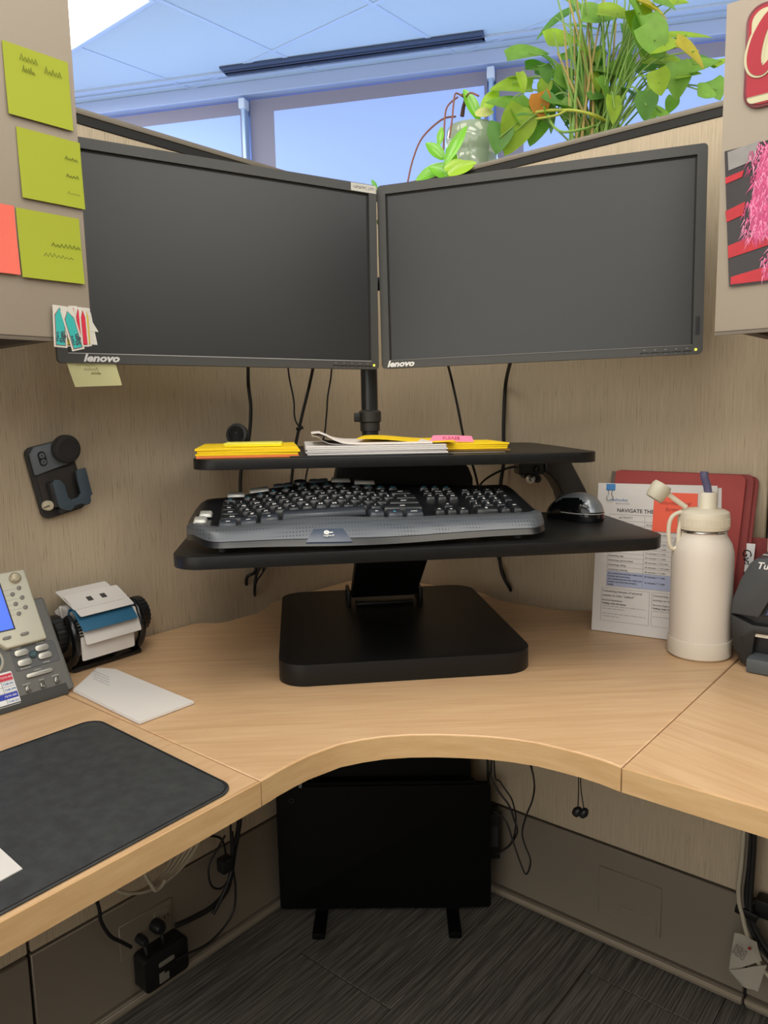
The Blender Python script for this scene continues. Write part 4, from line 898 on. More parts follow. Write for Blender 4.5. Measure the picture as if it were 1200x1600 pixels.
# ------------------------------------------------------------ desk phone
PB = Vector((-.51, 0, .86)).normalized(); PN = Vector((.86, 0, .51)).normalized()
PM = frame((.165, -.900, .757), (0, -1, 0), PB, PN)     # x to the left along the desk, y up the face, z out
pn_ = thing('desk_phone', 'grey office desk phone with a silver display bezel, cut by the left border', 'telephone', (.15, -1.0, Z))
PG_ = mat('phone_grey', '#6b6b68', .45, bump=.05, bscale=800); PGD = mat('phone_dark', '#3d3d3c', .5); PS = mat('phone_silver', '#cfccba', .35, .15)
MB(PM).prism([(0, -.012), (.26, -.012), (.26, .143), (.0, .143)], -.0125, 0).bevel(.005, 3).build('body', PG_, pn_)
MB().prism([(0, 0), (.0, 0.001)], 0, 1) if 0 else None
ws_ = MB(frame((.02, -.905, Z), (1, 0, 0), (0, 0, 1), (0, -1, 0))); ws_.prism([(0, 0), (.152, .001), (.150, .010), (.075, .115), (.055, .115), (.03, .02)], .006, .25); ws_.build('wedge_base', PGD, pn_)
mbz = MB(PM).prism([(.0205, .073), (.0815, .0718), (.092, .085), (.26, .085), (.26, .192), (.0195, .1905)], -.012, .010); mbz.bevel(.003, 3); mbz.build('display_bezel', PS, pn_)
MB(PM).bb((.0615, .098, .009), (.22, .178, .0105)).build('display_rim', mat('rim_black', '#20222a', .3), pn_)
MB(PM).bb((.0640, .100, .0100), (.218, .176, .0112)).build('display', mat('lcd_blue', '#4565d8', .2, emit=.75), pn_)
MB(PM @ T(.0385, .178, .010)).ring([(0, 0), (.0085, 0), (.0085, .004), (.006, .0065), (0, .007)], 24).build('knob', mat('phone_knob', '#b0a68c', .3, .2), pn_)
BTN = mat('phone_button', '#7e7c76', .4)
for (a, b) in ((.0338, .1622), (.0461, .1539), (.0339, .1458), (.0462, .1377), (.034, .1294), (.0463, .1216)):
    MB(PM @ T(a+.0035, b-.001, .010)).ring([(0, 0), (.0034, 0), (.0032, .002), (0, .0028)], 18).build('line_button', BTN, pn_)
    MB(PM).bb((a+.008, b-.0014, .0100), (.0635, b-.0010, .0103)).build('button_rule', INKG, pn_)
def capsule(a, b, w_, h_, m, nm, z=.000, rot=0.): return MB(PM @ T(a, b, z) @ RZ(rot)).prism(rrect(-w_/2, -h_/2, w_/2, h_/2, h_*.49, 5), 0, .004).bevel(.001, 2).build(nm, m, pn_)
for a in (.0515, .078, .105, .132): capsule(a, .0875, .0120, .0042, BTN, 'soft_key', .0095)
SB = mat('phone_chrome_button', '#b9b7ae', .25, .4)
MB(PM).prism(rrect(.008, .036, .076, .071, .004, 4), -.0005, .0010).bevel(.0008, 1).build('key_recess', mat('phone_recess', '#57585a', .45), pn_)
for (a, b) in ((.0617, .0622), (.0304, .0619), (.0617, .0466), (.0296, .049)): capsule(a, b, .021, .0098, SB, 'function_key', .001)
MB(PM @ T(.0453, .0555, .001)).ring([(0, 0), (.0055, 0), (.0055, .003), (.0035, .005), (0, .005)], 20).build('help_button', mat('help_teal', '#39545c', .3), pn_)
capsule(.0455, .0248, .040, .0062, SB, 'volume_bar', .0005)
for (a, b) in ((.0685, .0067), (.0461, .0069), (.0241, .0073)):
    c = capsule(a, b, .0075, .0105, SB, 'mode_key', .0005)
MB(PM @ T(.110, .0615, 0)).ring([(.0, 0), (.022, 0), (.022, .002), (.0205, .003), (0, .003)], 36).build('dial_rim', PS, pn_)
MB(PM @ T(.110, .0615, .002)).ring([(.0, 0), (.0185, 0), (.0175, .003), (0, .003)], 36).build('dial_pad', mat('dial_teal', '#3a565e', .4), pn_)
for (a, b, s_) in ((.066, .071, 'messages'), (.030, .071, 'services'), (.0617, .0385, 'directories'), (.030, .0395, 'settings'), (.046, .0315, 'volume'), (.068, .0145, 'headset'), (.0455, .0150, 'mute'), (.0235, .0155, 'speaker')):
    text('lettering', s_, .0036, mat('phone_print', '#d0d0c8', .5), pn_, PM @ T(a, b, .0013) @ RZ(math.pi) @ Matrix.Rotation(math.pi, 4, 'X') if 0 else PM @ T(a, b, .0013) @ Matrix.Diagonal((-1, 1, 1, 1)), world=True)
lb = MB(PM).prism(rrect(.0826, -.0095, .15, .0404, .002, 3), 0, .0006).build('number_card', WHT, pn_)
lm = lambda a, b, c, d, m: MB(PM).bb((a, b, .0006), (c, d, .0009)).build('card_stripe', m, lb)
lm(.0835, .0275, .15, .0375, mat('card_red', '#d0304a', .6)); lm(.0835, .0005, .15, .0090, mat('card_blue', '#2a3fae', .6))
for y in (.0185, .0262, .0095): lm(.0835, y, .15, y+.0004, INK)
lm(.101, -.0085, .1014, .0262, INK)
for (s_, a, b, m) in (('72/70-409', .092, .0325, WHT), ('7248-301', .092, .0225, INKB), ('7248-308', .092, .0138, INKB), ('73/70-400', .094, .0045, WHT), ('7248-253', .092, -.004, INKB)):
    text('lettering', s_, .0042, m, lb, PM @ T(a, b, .0010) @ Matrix.Diagonal((-1, 1, 1, 1)), world=True)
MB(PM).bb((-.004, .100, -.018), (.001, .128, -.010)).bevel(.001, 1).build('side_clip', mat('clip_grey', '#9a9a94', .5), pn_)

# ------------------------------------------------------------ rotary card file
rc = thing('rotary_card_file', 'black rotary card file with white cards between the phone and the wall', 'card file', (.06, -.80, Z))
AX0, AX1 = Vector((.058, -.862, .803)), Vector((.052, -.733, .803))
RCM = frame(AX0, Vector((1, .04, 0)).normalized(), (0, 0, 1), (AX1-AX0).normalized())
GB = mat('file_black', '#131315', .18)
def knobw(z0, z1, r):
    b = MB(RCM); n = 96; pts = [((r-(.0012 if (k//2) % 2 else 0))*math.cos(2*math.pi*k/n), (r-(.0012 if (k//2) % 2 else 0))*math.sin(2*math.pi*k/n)) for k in range(n)]
    b.prism(pts, z0, z1); b.bevel(.0006, 1, 60); o = b.build('turning_knob', mat('file_knob', '#1c1d1e', .35), rc)
    MB(RCM).ring([(r*.35, z0-.0012), (r*.72, z0-.0012), (r*.75, z0+.001), (r*.3, z0+.001)], 32).build('knob_face', GB, o)
knobw(-.020, -.001, .033); knobw(.142, .158, .032)
for z in (.002, .128):   # curved end rails
    pts = [(.046*math.cos(a), -.010+.047*math.sin(a), z) for a in [math.radians(x) for x in range(60, -215, -25)]]
    MB(RCM).tube(pts, .0070, 12).build('side_ring', GB, rc)
MB(RCM).bb((-.035, -.062, .0), (.035, -.054, .132)).bevel(.003, 2).build('foot_bar', GB, rc)
MB(RCM).cyl((0, 0, -.001), (0, 0, .143), .006, 14).build('axle', GB, rc)
CW = mat('card_white', '#dcd8d4', .75); CBL = mat('card_divider_blue', '#2e6688', .4)
rg = random.Random(2)
for k in range(34):
    a = math.radians(-60+k*7.6); m = CBL if k in (13, 17) else CW; r0, r1 = .010, .043+rg.uniform(-.002, .002)
    z0, z1 = .010+rg.uniform(-.002, .002), .122+rg.uniform(-.003, .003)
    c, s_ = math.cos(a), math.sin(a); nx, ny = -s_*.0003, c*.0003; zm = (z0+z1)/2
    vs = []
    outl = [(r0, z0), (r1, z0), (r1, z1), (r0, z1), (r0, zm+.012), (r0+.006, zm+.010), (r0+.006, zm+.004), (r0, zm+.003), (r0, zm-.003), (r0+.006, zm-.004), (r0+.006, zm-.010), (r0, zm-.012)]
    n = len(outl); b = MB(RCM)
    b._add([(r*c-nx, r*s_-ny, z) for r, z in outl]+[(r*c+nx, r*s_+ny, z) for r, z in outl], [tuple(range(n)), tuple(reversed(range(n, 2*n)))]+[(i, (i+1) % n, n+(i+1) % n, n+i) for i in range(n)])
    b.build('card', m, rc)
def bigcard(p, ax_, up_, w_, h_, m, cut=False):
    F = frame(p, ax_, up_, Vector(ax_).cross(Vector(up_)))
    b = MB(F).prism(rrect(-w_/2, -h_/2, w_/2, h_/2, .003, 3), 0, .0008); o = b.build('card', m, rc)
    if cut:
        for s_ in (-1, 1): MB(F).prism(rrect(s_*.013-.005, -h_/2+.034, s_*.013+.005, -h_/2+.046, .001, 2), .0007, .0010).build('card_slot', PGD, o)
ya = (AX1-AX0).normalized()
bigcard(Vector((.052, -.800, .855)), ya, Vector((-.94, 0, .34)), .096, .066, CW)
bigcard(Vector((.072, -.795, .848)), ya, Vector((-.90, 0, .44)), .102, .060, CW, True)
bigcard(Vector((.092, -.797, .829)), ya, Vector((-.72, 0, .69)), .104, .050, CBL)
bigcard(Vector((.100, -.792, .809)), ya, Vector((-.40, 0, .92)), .106, .044, CW)
bigcard(Vector((.1005, -.800, .781)), ya, Vector((-.02, 0, 1.0)), .100, .040, CW)

# ------------------------------------------------------------ notepad, mousepad, paper
np_ = [(0.1704,-0.9029,0.7415),(0.3631,-0.9105,0.7415),(0.3625,-0.8197,0.7415),(0.1376,-0.8124,0.7415),(0.1071,-0.8272,0.7415)]
q_ = [Vector(p) for p in np_]
nt_ = thing('note_pad', 'white note pad with pencilled lines lying on the desk beside the phone', 'note pad', (.24, -.86, Z))
for k in range(3):
    sh_ = Vector((random.uniform(-.002, .002), random.uniform(-.002, .002), 0)); z0 = Z+.0003+k*.0017
    pts = [((p+sh_).x, (p+sh_).y) for p in q_]; MB().prism(pts, z0, z0+.0016).build('leaf_sheet', CW, nt_)
NM = frame((q_[3].x, q_[3].y, Z+.0054), (q_[2]-q_[3]).normalized(), Vector((0, 0, 1)).cross((q_[2]-q_[3]).normalized()), (0, 0, 1))
for k in range(4): MB(NM).tube(scribble(-.018+.012*k, -.030-.006*k, .05, .003, 9, k), .0003, 4, False).build('scribble', mat('pencil', '#b0b0b6', .7), nt_)
mp_ = thing('mousepad', 'large black stitched desk mat on the left wing of the desk', 'mousepad', (.46, -1.3, Z))
mpo = [(.603, -.950), (.612, -.958), (.616, -.972), (.634, -1.50), (.300, -1.52), (.298, -.970), (.304, -.950), (.320, -.938), (.580, -.942)]
mo = rrect(.300, -1.50, .612, -.938, .022, 8)
mo = [(x+(.012*(-.938-y)/.27 if x > .45 else 0), y-.006*(x-.3)/.3) for x, y in mo]
mt = streak('desk_mat', '#2e3032', '#3c3f40', (60, 60, 60), .62, bump=.2); MB().prism(mo, Z+.0003, Z+.0033).bevel(.0008, 1).build('mat', mt, mp_)
MB().tube([Vector((x*.988+.0055, y*.988-.0145, Z+.0036)) for x, y in mo+[mo[0]]], .0010, 6, False).build('stitched_edge', mat('stitch', '#111214', .6), mp_)
pc_ = [(0.463,-1.18,0.7445),(0.5243,-1.1684,0.7445),(0.5761,-1.1705,0.7445),(0.5786,-1.1921,0.7445),(0.579,-1.2253,0.7445)]
po_ = thing('loose_paper', 'white paper corner entering at the left border on the black mat', 'papers', (.5, -1.2, Z+.0035))
MB().prism([(p[0], p[1]) for p in pc_], Z+.0036, Z+.0046).build('sheet', PAPER, po_)

# ------------------------------------------------------------ under the desk
ang = math.radians(39); HD = Vector((math.cos(ang), math.sin(ang), 0)); HN = Vector((-math.sin(ang), math.cos(ang), 0))
HO = Vector((.27, -.28, 0))+HN*.07; HF = frame(HO, HD, (0, 0, 1), -HN)      # x right, y up, z to viewer
ht = thing('panel_heater', 'flat black panel heater standing on the carpet under the desk corner', 'heater', HO)
HB = mat('heater_black', '#050506', .6, spec=.15)
MB(HF).prism(rrect(-.250, .022, .236, .322, .008, 4), -.02, 0).bevel(.003, 2).build('panel', HB, ht)
MB(HF).prism(rrect(-.20, .323, .20, .330, .002, 2), -.018, -.004).build('top_grille', HB, ht)
for x in (-.155, .148):
    MB(HF).bb((x-.014, .001, -.02), (x+.014, .016, .075)).bevel(.003, 2).build('foot', HB, ht); MB(HF).bb((x-.012, .012, -.015), (x+.012, .03, -.004)).build('foot_post', HB, ht)
text('power_mark', 'O', .016, mat('heater_print', '#2c2c30', .6), ht, HF @ T(-.215, .288, .0005), world=True)
MB(HF).bb((-.197, .321, -.004), (-.190, .335, .002)).build('clip', mat('clip_white', '#8a8a8a', .5), ht)
pc2 = thing('slim_computer_case', 'flat black computer case standing in the corner behind the panel heater', 'computer', HF @ Vector((0, 0, -.07)))
MB(HF).bb((-.17, .001, -.105), (.195, .40, -.035)).bevel(.004, 2).build('case', HB, pc2); MB(HF).bb((-.16, .405, -.10), (.18, .41, -.04)).build('top_vent', HB, pc2)
dv = thing('black_power_brick', 'black power box hanging behind the right edge of the heater', 'power supply', HF @ Vector((.25, .15, -.06)))
MB(HF).bb((.225, .12, -.085), (.262, .23, -.035)).bevel(.003, 2).build('case', PLA, dv); MB(HF).bb((.232, .15, -.0355), (.256, .20, -.0345)).build('rating_label', mat('label_dark', '#3a3a3a', .5), dv)
MB(HF).tube([(.24, .23, -.06), (.235, .40, -.08), (.22, .70, -.12)], .003, 8).build('cord', CABLE, dv)
ct = thing('cable_tray', 'black metal cable tray fixed under the desk corner', 'cable tray', RF @ Vector((0, -.33, .66)))
MB(RF).bb((-.16, -.40, .64), (.22, -.28, .655)).bb((-.16, -.40, .655), (.22, -.393, .705)).bevel(.003, 1).build('trough', BLK, ct)
for u in (-.12, .18): MB(RF).bb((u, -.37, .655), (u+.02, -.30, .7085)).build('hanger', BLK, ct)
ue = thing('under_desk_mount', 'small black disc mount under the desk front right of the heater', 'mount', (.62, -.50, .70))
umc = Vector((.735, -.535, 0)); MB(T(umc.x, umc.y, 0)).ring([(0, .699), (.014, .699), (.018, .704), (.018, .7095), (0, .7095)], 24).build('disc', PLA, ue)
MB(T(umc.x, umc.y, 0)).box((0, .0, .701), (.05, .012, .008)).build('strap', PLA, ue)
UP = lambda p: [(p[0][0], p[0][1], .709)]+p
cable('thin black cord dropping from the under desk disc beside the heater', [(.735, -.535, .701)]+[(0.74,-0.5,0.6369),(0.5849,-0.2,0.4301),(0.5809,-0.2,0.3954),(0.567,-0.2,0.3569),(0.5585,-0.2,0.3198),(0.5644,-0.2,0.2945),(0.5775,-0.2,0.2652),(0.5677,-0.2,0.2322),(0.553,-0.2,0.2555),(0.5352,-0.2,0.2974),(0.5203,-0.2,0.3309),(0.4931,-0.2,0.341)], .0018)
cable('black cord curving behind the heater edge toward the wall', UP([(0.4375,-0.12,0.409),(0.4342,-0.12,0.3713),(0.4535,-0.12,0.3406),(0.4806,-0.12,0.3157),(0.4932,-0.12,0.2879),(0.5011,-0.12,0.2614),(0.4808,-0.12,0.2214),(0.4535,-0.12,0.196)]), .0022)
cable('second thin cord crossing behind the heater edge', UP([(0.4316,-0.1,0.3892),(0.4479,-0.1,0.3496),(0.4767,-0.1,0.3175),(0.4864,-0.1,0.269),(0.4738,-0.1,0.2151),(0.4364,-0.1,0.175)]), .0018)
eb = thing('earbuds', 'pair of black earbuds hanging by thin wires under the right of the desk', 'earbuds', [(0.7649,-0.38,0.5013)][0])
for pts in ([(0.7614,-0.38,0.5824),(0.7619,-0.38,0.5498),(0.7613,-0.38,0.5199)], [(0.7647,-0.38,0.5834),(0.7663,-0.38,0.5512),(0.7712,-0.38,0.5233)]): MB().tube(UP(pts), .0010, 6).build('wire', CABLE, eb)
for p in [(0.7603,-0.38,0.513),(0.7713,-0.38,0.5146)]: MB(T(*p) @ Matrix.Rotation(.6, 4, 'Y')).ring([(0, -.008), (.006, -.007), (.0075, 0), (.0055, .006), (.003, .009), (0, .010)], 16).build('earbud', PLA, eb)

# power strip group on the left lower panel
pw = thing('power_adapter_block', 'black power adapter box with white labels at the outlet under the left desk', 'power adapter', (.03, -.69, .03))
AM = frame((.004, 0, 0), (0, 1, 0), (0, 0, 1), (1, 0, 0))
MB(AM).prism(rrect(-.742, .045, -.642, .118, .010, 4), 0, .040).bevel(.003, 2).build('case', mat('adapter_black', '#0f0f10', .45), pw)
l1 = MB(AM).prism(rrect(-.712, .086, -.676, .096, .004, 4), .0402, .0408).build('label', mat('adapter_label', '#7c786e', .6), pw)
MB(AM).prism([(-.712, .052), (-.690, .052), (-.690, .068), (-.700, .068), (-.700, .074), (-.712, .074)], .0402, .0408).build('label', mat('adapter_label', '#7c786e', .6), pw)
for (a, z, lbl) in ((-.727, .142, 'black right angle plug at the left socket under the left desk'), (-.690, .150, 'larger round black plug at the middle socket under the left desk')):
    t = thing('power_plug', lbl, 'plug', (.004, a, z)); r = .013 if a > -.7 else .009
    MB(frame((.004, a, z), (0, 1, 0), (0, 0, 1), (1, 0, 0))).ring([(0, 0), (r, 0), (r, .018), (r*.7, .026), (0, .027)], 20).build('plug_body', PLA, t)
    MB().tube([(.022, a, z-.004), (.030, a, z-.020), (.028, a+.002, z-.036)], .004, 8).build('strain_relief', PLA, t)
so = MB(AM)
for a in (-.668, -.660): so.bb((a, .150, -.001), (a+.002, .157, .0006))
so.build('socket_slots', GAP, wl)
cable('black cord from the desk edge to the left plug', [(0.03,-0.8227,0.297),(0.03,-0.8163,0.2655),(0.03,-0.8146,0.2389),(0.03,-0.7994,0.2015),(0.03,-0.7775,0.1754),(0.03,-0.7588,0.1534)], .0035)
cable('thick black cord bundle curving down from the desk joint to the adapter', [(0.04,-0.4924,0.3051),(0.04,-0.4997,0.2718),(0.04,-0.5124,0.2337),(0.04,-0.5259,0.1817),(0.04,-0.5413,0.153),(0.04,-0.5789,0.14),(0.04,-0.6269,0.1427),(0.04,-0.665,0.1491)], .0055)
cable('thin black cord hanging in a long loop under the desk joint', [(0.05,-0.5258,0.3164),(0.05,-0.5276,0.2305),(0.05,-0.5218,0.1541),(0.05,-0.5353,0.1023),(0.05,-0.5906,0.0757),(0.05,-0.6537,0.0824),(0.05,-0.6749,0.0842)], .0024)
cable('short black cord end beside the thick bundle', [(0.05,-0.5242,0.2869),(0.05,-0.5251,0.2146),(0.05,-0.5483,0.1683),(0.05,-0.5822,0.1318)], .0040)
cable('small black cord coil hooked beside the bundle', [(0.05,-0.541,0.2876),(0.05,-0.5657,0.2638),(0.05,-0.5868,0.2388),(0.05,-0.583,0.1969),(0.05,-0.5595,0.1772),(0.05,-0.5369,0.1886),(0.05,-0.528,0.2234)], .0022)
MB().box([(0.05,-0.5449,0.2247)][0], (.025, .028, .030)).bevel(.004, 2).build('cable_clip', PLA, wl)
cable('thin black cord running from the clip up under the worktop', [(0.04,-0.5815,0.3031),(0.04,-0.5453,0.2788),(0.04,-0.5356,0.2452),(0.04,-0.5341,0.2153)], .0024)
cc = []
cw = thing('white_cable_coil', 'coil of off-white cable hanging under the left desk wing', 'cable coil', (.06, -.66, .45))
CC = [(0.06,-0.7321,0.3493)][0]
for k in range(5):
    rr_ = .070+.010*k; pts = [(.05+.006*k, CC[1]+(rr_*1.05)*math.cos(a)+.004*k, CC[2]+.012*k-.010+(rr_)*math.sin(a)) for a in [2*math.pi*i/20 for i in range(21)]]
    MB().tube(pts, .0032, 7).build('loop', CABW, cw)
MB().tube([(0.09,-0.7597,0.3467),(0.09,-0.7534,0.3232),(0.09,-0.7454,0.3037),(0.09,-0.7358,0.2844),(0.09,-0.7233,0.2855),(0.09,-0.7143,0.2938)], .0036, 8).build('loose_end', CABW, cw)

# cable bundle at the right leg
cg = 'cables strapped together under the right wing of the desk'
cable('off-white flat cable at the left of the strapped bundle on the right', [(0.9302,-0.05,0.422),(0.9307,-0.05,0.3847),(0.9289,-0.05,0.321),(0.9263,-0.05,0.2753),(0.9287,-0.05,0.2442),(0.9351,-0.05,0.2212),(0.9417,-0.05,0.1958),(0.9554,-0.05,0.1595),(0.9718,-0.05,0.1326),(0.9996,-0.05,0.1105)], .0042, CABW)
cable('grey cable just right of the off-white one in the strapped bundle', [(0.9355,-0.045,0.4216),(0.9364,-0.045,0.372),(0.9347,-0.045,0.3081),(0.9322,-0.045,0.2623),(0.9372,-0.045,0.2193),(0.9437,-0.045,0.1964),(0.9604,-0.045,0.1653),(0.9975,-0.045,0.1319)], .0030, mat('cable_grey', '#6d675c', .5))
cable('thick black cable in the strapped bundle on the right', [(0.9396,-0.04,0.4208),(0.9406,-0.04,0.3711),(0.9405,-0.04,0.2951),(0.9394,-0.04,0.2433),(0.9442,-0.04,0.2067),(0.9564,-0.04,0.1799),(0.9797,-0.04,0.1457),(1.0132,-0.04,0.1111)], .0058)
cable('rightmost black cable of the strapped bundle', [(0.9461,-0.045,0.4253),(0.9476,-0.045,0.3636),(0.9465,-0.045,0.2874),(0.9462,-0.045,0.2426),(0.9518,-0.045,0.213),(0.9684,-0.045,0.182),(0.9966,-0.045,0.1507)], .0050)
sb = thing('cable_strap', 'black hook and loop strap clamping the bundled cables at the right wall', 'cable strap', [(0.9411,-0.02,0.2134)][0])
sc0 = Vector([(0.9412,-0.04,0.226)][0]); MB().box(sc0+Vector((.0, .004, .0)), (.040, .030, .016), Matrix.Rotation(.15, 3, 'Y')).bevel(.003, 2).build('strap', BLK, sb)
MB().box(sc0+Vector((.024, .016, .012)), (.026, .030, .034)).bevel(.003, 2).build('mount_block', BLK, sb)
tg = thing('cord_tag', 'crumpled printed white warning tag hanging on the cables at lower right', 'tag', [(0.9454,-0.055,0.1382)][0])
q1 = [(0.9178,-0.056,0.1055),(0.9726,-0.056,0.1483),(0.9634,-0.056,0.1862),(0.9248,-0.056,0.185)]; MB().sheet(q1, .0006, 8, lambda u, v: .003*math.sin(u*5+v*3)).build('upper_fold', mat('tag_paper', '#a8a294', .7), tg)
q2 = [(0.9437,-0.062,0.0895),(0.97,-0.062,0.0902),(0.9825,-0.062,0.1505),(0.9193,-0.062,0.11)]; MB().sheet(q2, .0006, 6, lambda u, v: .002*math.sin(u*6)).build('lower_fold', mat('tag_paper', '#a8a294', .7), tg)
TF = frame([(0.9313,-0.07,0.173)][0], Vector((.9, 0, -.35)).normalized(), Vector((.35, 0, .9)).normalized(), (0, -1, 0))
lines(MB(TF), [(0, .022, -.004*k) for k in range(6)], .0012, .0003).build('lettering', INK, tg)
MB(T(*[(0.953,-0.064,0.1707)][0])).ring([(0, -.002), (.003, -.001), (.003, .001), (0, .002)], 10).build('red_mark', mat('tag_red', '#a03030', .6), tg)

# ------------------------------------------------------------ plants behind the right partition
cb2 = thing('neighbour_cabinet', 'taupe overhead cabinet behind the right partition carrying the plant pots', 'cabinet', (.72, .22, 1.30))
MB().bb((.10, .070, 1.28), (1.35, .42, 1.655)).bevel(.003, 1).build('body', CABP, cb2); MB().bb((.10, .421, 1.275), (1.35, .438, 1.652)).bevel(.003, 1).build('door', CABP, cb2)
LG = [mat('leaf_bright', '#b8d450', .42, mottle=.25, mscale=40, trans=.0), mat('leaf_mid', '#9cc85c', .42, mottle=.25, mscale=40), mat('leaf_dark', '#7fb35a', .42, mottle=.2, mscale=40), mat('leaf_yellow', '#d2c84e', .45, mottle=.25, mscale=40), mat('leaf_orange', '#d8961e', .5, mottle=.2, mscale=40)]
for m in LG:
    m.node_tree.nodes['Principled BSDF'].inputs['Transmission Weight'].default_value = 0
    nt = m.node_tree; b = nt.nodes['Principled BSDF']; tr_ = nt.nodes.new('ShaderNodeBsdfTranslucent'); mx = nt.nodes.new('ShaderNodeMixShader'); mx.inputs[0].default_value = .55
    out = nt.nodes['Material Output']; cin = b.inputs['Base Color']
    if cin.is_linked: nt.links.new(cin.links[0].from_socket, tr_.inputs[0])
    nt.links.new(b.outputs[0], mx.inputs[1]); nt.links.new(tr_.outputs[0], mx.inputs[2]); nt.links.new(mx.outputs[0], out.inputs['Surface'])
STEM = mat('stem_green', '#7da04a', .5); STEMB = mat('stem_brown', '#8a5a4a', .6)
CR = Vector((.766, .642, 0)); CF = Vector((-.642, .767, 0))   # horizontal directions right / away
def leafmesh(mb, p, dirv, L, Wd, droop=.3, heart=True, fold=.25, nrm=None):
    """leaf blade starting at p, growing along dirv"""
    d = Vector(dirv).normalized(); n0 = Vector(nrm) if nrm is not None else Vector((0, -.3, 1)); side = d.cross(n0)
    if side.length < .1: side = Vector((1, 0, 0))
    side.normalize(); n = side.cross(d).normalized(); NS = 11; rows_ = []
    for i in range(NS+1):
        t = i/NS
        if heart: wd = Wd*max(0, math.sin(math.pi*t**.58))**.75
        else: wd = Wd*math.sin(math.pi*min(1, t*.9+.08))**.8
        c = Vector(p)+d*(L*t)-n*(droop*L*t*t); back = -d*(.16*L*math.exp(-(t/.16)**2) if heart and i else 0)
        rows_.append((c-side*wd+back+n*fold*wd, c-side*wd*.5+n*fold*wd*.35, c, c+side*wd*.5+n*fold*wd*.35, c+side*wd+back+n*fold*wd))
    vs = [v for r in rows_ for v in r]; nn = len(vs); th = n*.0006; fs = []
    vs += [v-th for v in vs]
    for i in range(NS):
        for k in range(4): a = i*5+k; fs += [(a, a+1, a+6, a+5), (nn+a+5, nn+a+6, nn+a+1, nn+a)]
    for i in range(NS): fs += [(i*5, (i+1)*5, nn+(i+1)*5, nn+i*5), (i*5+4, nn+i*5+4, nn+(i+1)*5+4, (i+1)*5+4)]
    fs += [(0, nn, nn+1, 1), (1, nn+1, nn+2, 2), (2, nn+2, nn+3, 3), (3, nn+3, nn+4, 4)]
    mb._add(vs, fs); return mb
PXS = .00138  # metres per photo pixel at the plants (about 1.65 m away)
def plant_leaf(t, tip, ang_, L, Wd, m, depth=None, face=None, heart=True, droop=.25):
    d = CR*math.cos(math.radians(ang_))+Vector((0, 0, 1))*math.sin(math.radians(ang_))+CF*random.uniform(-.25, .25)
    nr = face if face is not None else (-CF*random.uniform(.35, 1.0)+Vector((0, 0, random.uniform(.3, .9)))+CR*random.uniform(-.4, .4))
    return leafmesh(MB(), Vector(tip)-d*L*.5, d, L, Wd, droop, heart, .2, nr).build('leaf', m, t, 60)
# big arrowhead plant: leaf centres read from the photograph at varied depths
bp_ = thing('arrowhead_plant', 'large bushy arrowhead plant with many stems and yellowing leaves above the right monitor', 'potted plant', (.50, .18, 1.656))
pcx = Vector([(0.5266,0.16,1.7406)][0]); pot = MB(T(pcx.x, pcx.y, 0)).ring([(0, 1.6565), (.044, 1.6565), (.050, 1.665), (.054, 1.695), (.057, 1.706), (.054, 1.706), (.050, 1.695), (0, 1.692)], 32).build('pot', mat('pot_blue_glass', '#5a86b8', .12, coat=.5), bp_)
MB(T(pcx.x, pcx.y, 0)).ring([(0, 1.690), (.051, 1.690), (.051, 1.699), (0, 1.704)], 24).build('soil', mat('soil', '#4a3f34', .9, bump=.8, bscale=200), bp_)
# px, py, depth y, angle, length(px), half width(px), colour index
LV = [(0.3835,0.12,1.9261),(0.3962,0.14,1.9013),(0.4063,0.18,1.8974),(0.4467,0.16,1.9462),(0.3968,0.22,2.0279),(0.4453,0.2,2.0366),(0.4837,0.2,1.974),(0.5357,0.14,1.9619),(0.5857,0.12,1.9413),(0.6398,0.1,1.9191),(0.6417,0.16,1.9469),(0.6311,0.14,1.9042),(0.6484,0.12,1.8804),(0.6728,0.1,1.8582),(0.6843,0.12,1.8521),(0.6967,0.2,1.8924),(0.6974,0.16,1.8589),(0.7463,0.1,1.816),(0.6564,0.18,1.8534),(0.6693,0.2,1.8341),(0.6969,0.16,1.7965),(0.7084,0.18,1.8112),(0.7299,0.2,1.8291),(0.7255,0.26,1.855),(0.7405,0.2,1.7726),(0.7464,0.24,1.7885),(0.7421,0.28,1.8565),(0.6668,0.16,1.7443),(0.6493,0.12,1.75),(0.6062,0.16,1.7965),(0.5762,0.18,1.854),(0.55,0.16,1.8528),(0.5047,0.18,1.8868),(0.4452,0.24,1.9757),(0.4654,0.14,1.8536),(0.4328,0.16,1.842),(0.4835,0.12,1.7919),(0.4666,0.2,1.8312),(0.5022,0.22,1.8342),(0.5829,0.12,1.7607),(0.6097,0.2,1.8383),(0.6813,0.1,1.7773),(0.6839,0.06,1.6847),(0.408,0.12,1.7715),(0.3876,0.1,1.7911),(0.3755,0.08,1.756),(0.3395,0.1,1.8296),(0.3439,0.12,1.874),(0.3452,0.16,1.8962),(0.3474,0.06,1.7444),(0.4263,0.1,1.801),(0.4419,0.12,1.7765),(0.6523,0.2,1.9686),(0.6638,0.24,1.9817),(0.5637,0.24,1.9399),(0.5614,0.12,1.8093),(0.4714,0.22,1.8848),(0.6741,0.24,1.8634)]
rl = random.Random(11)
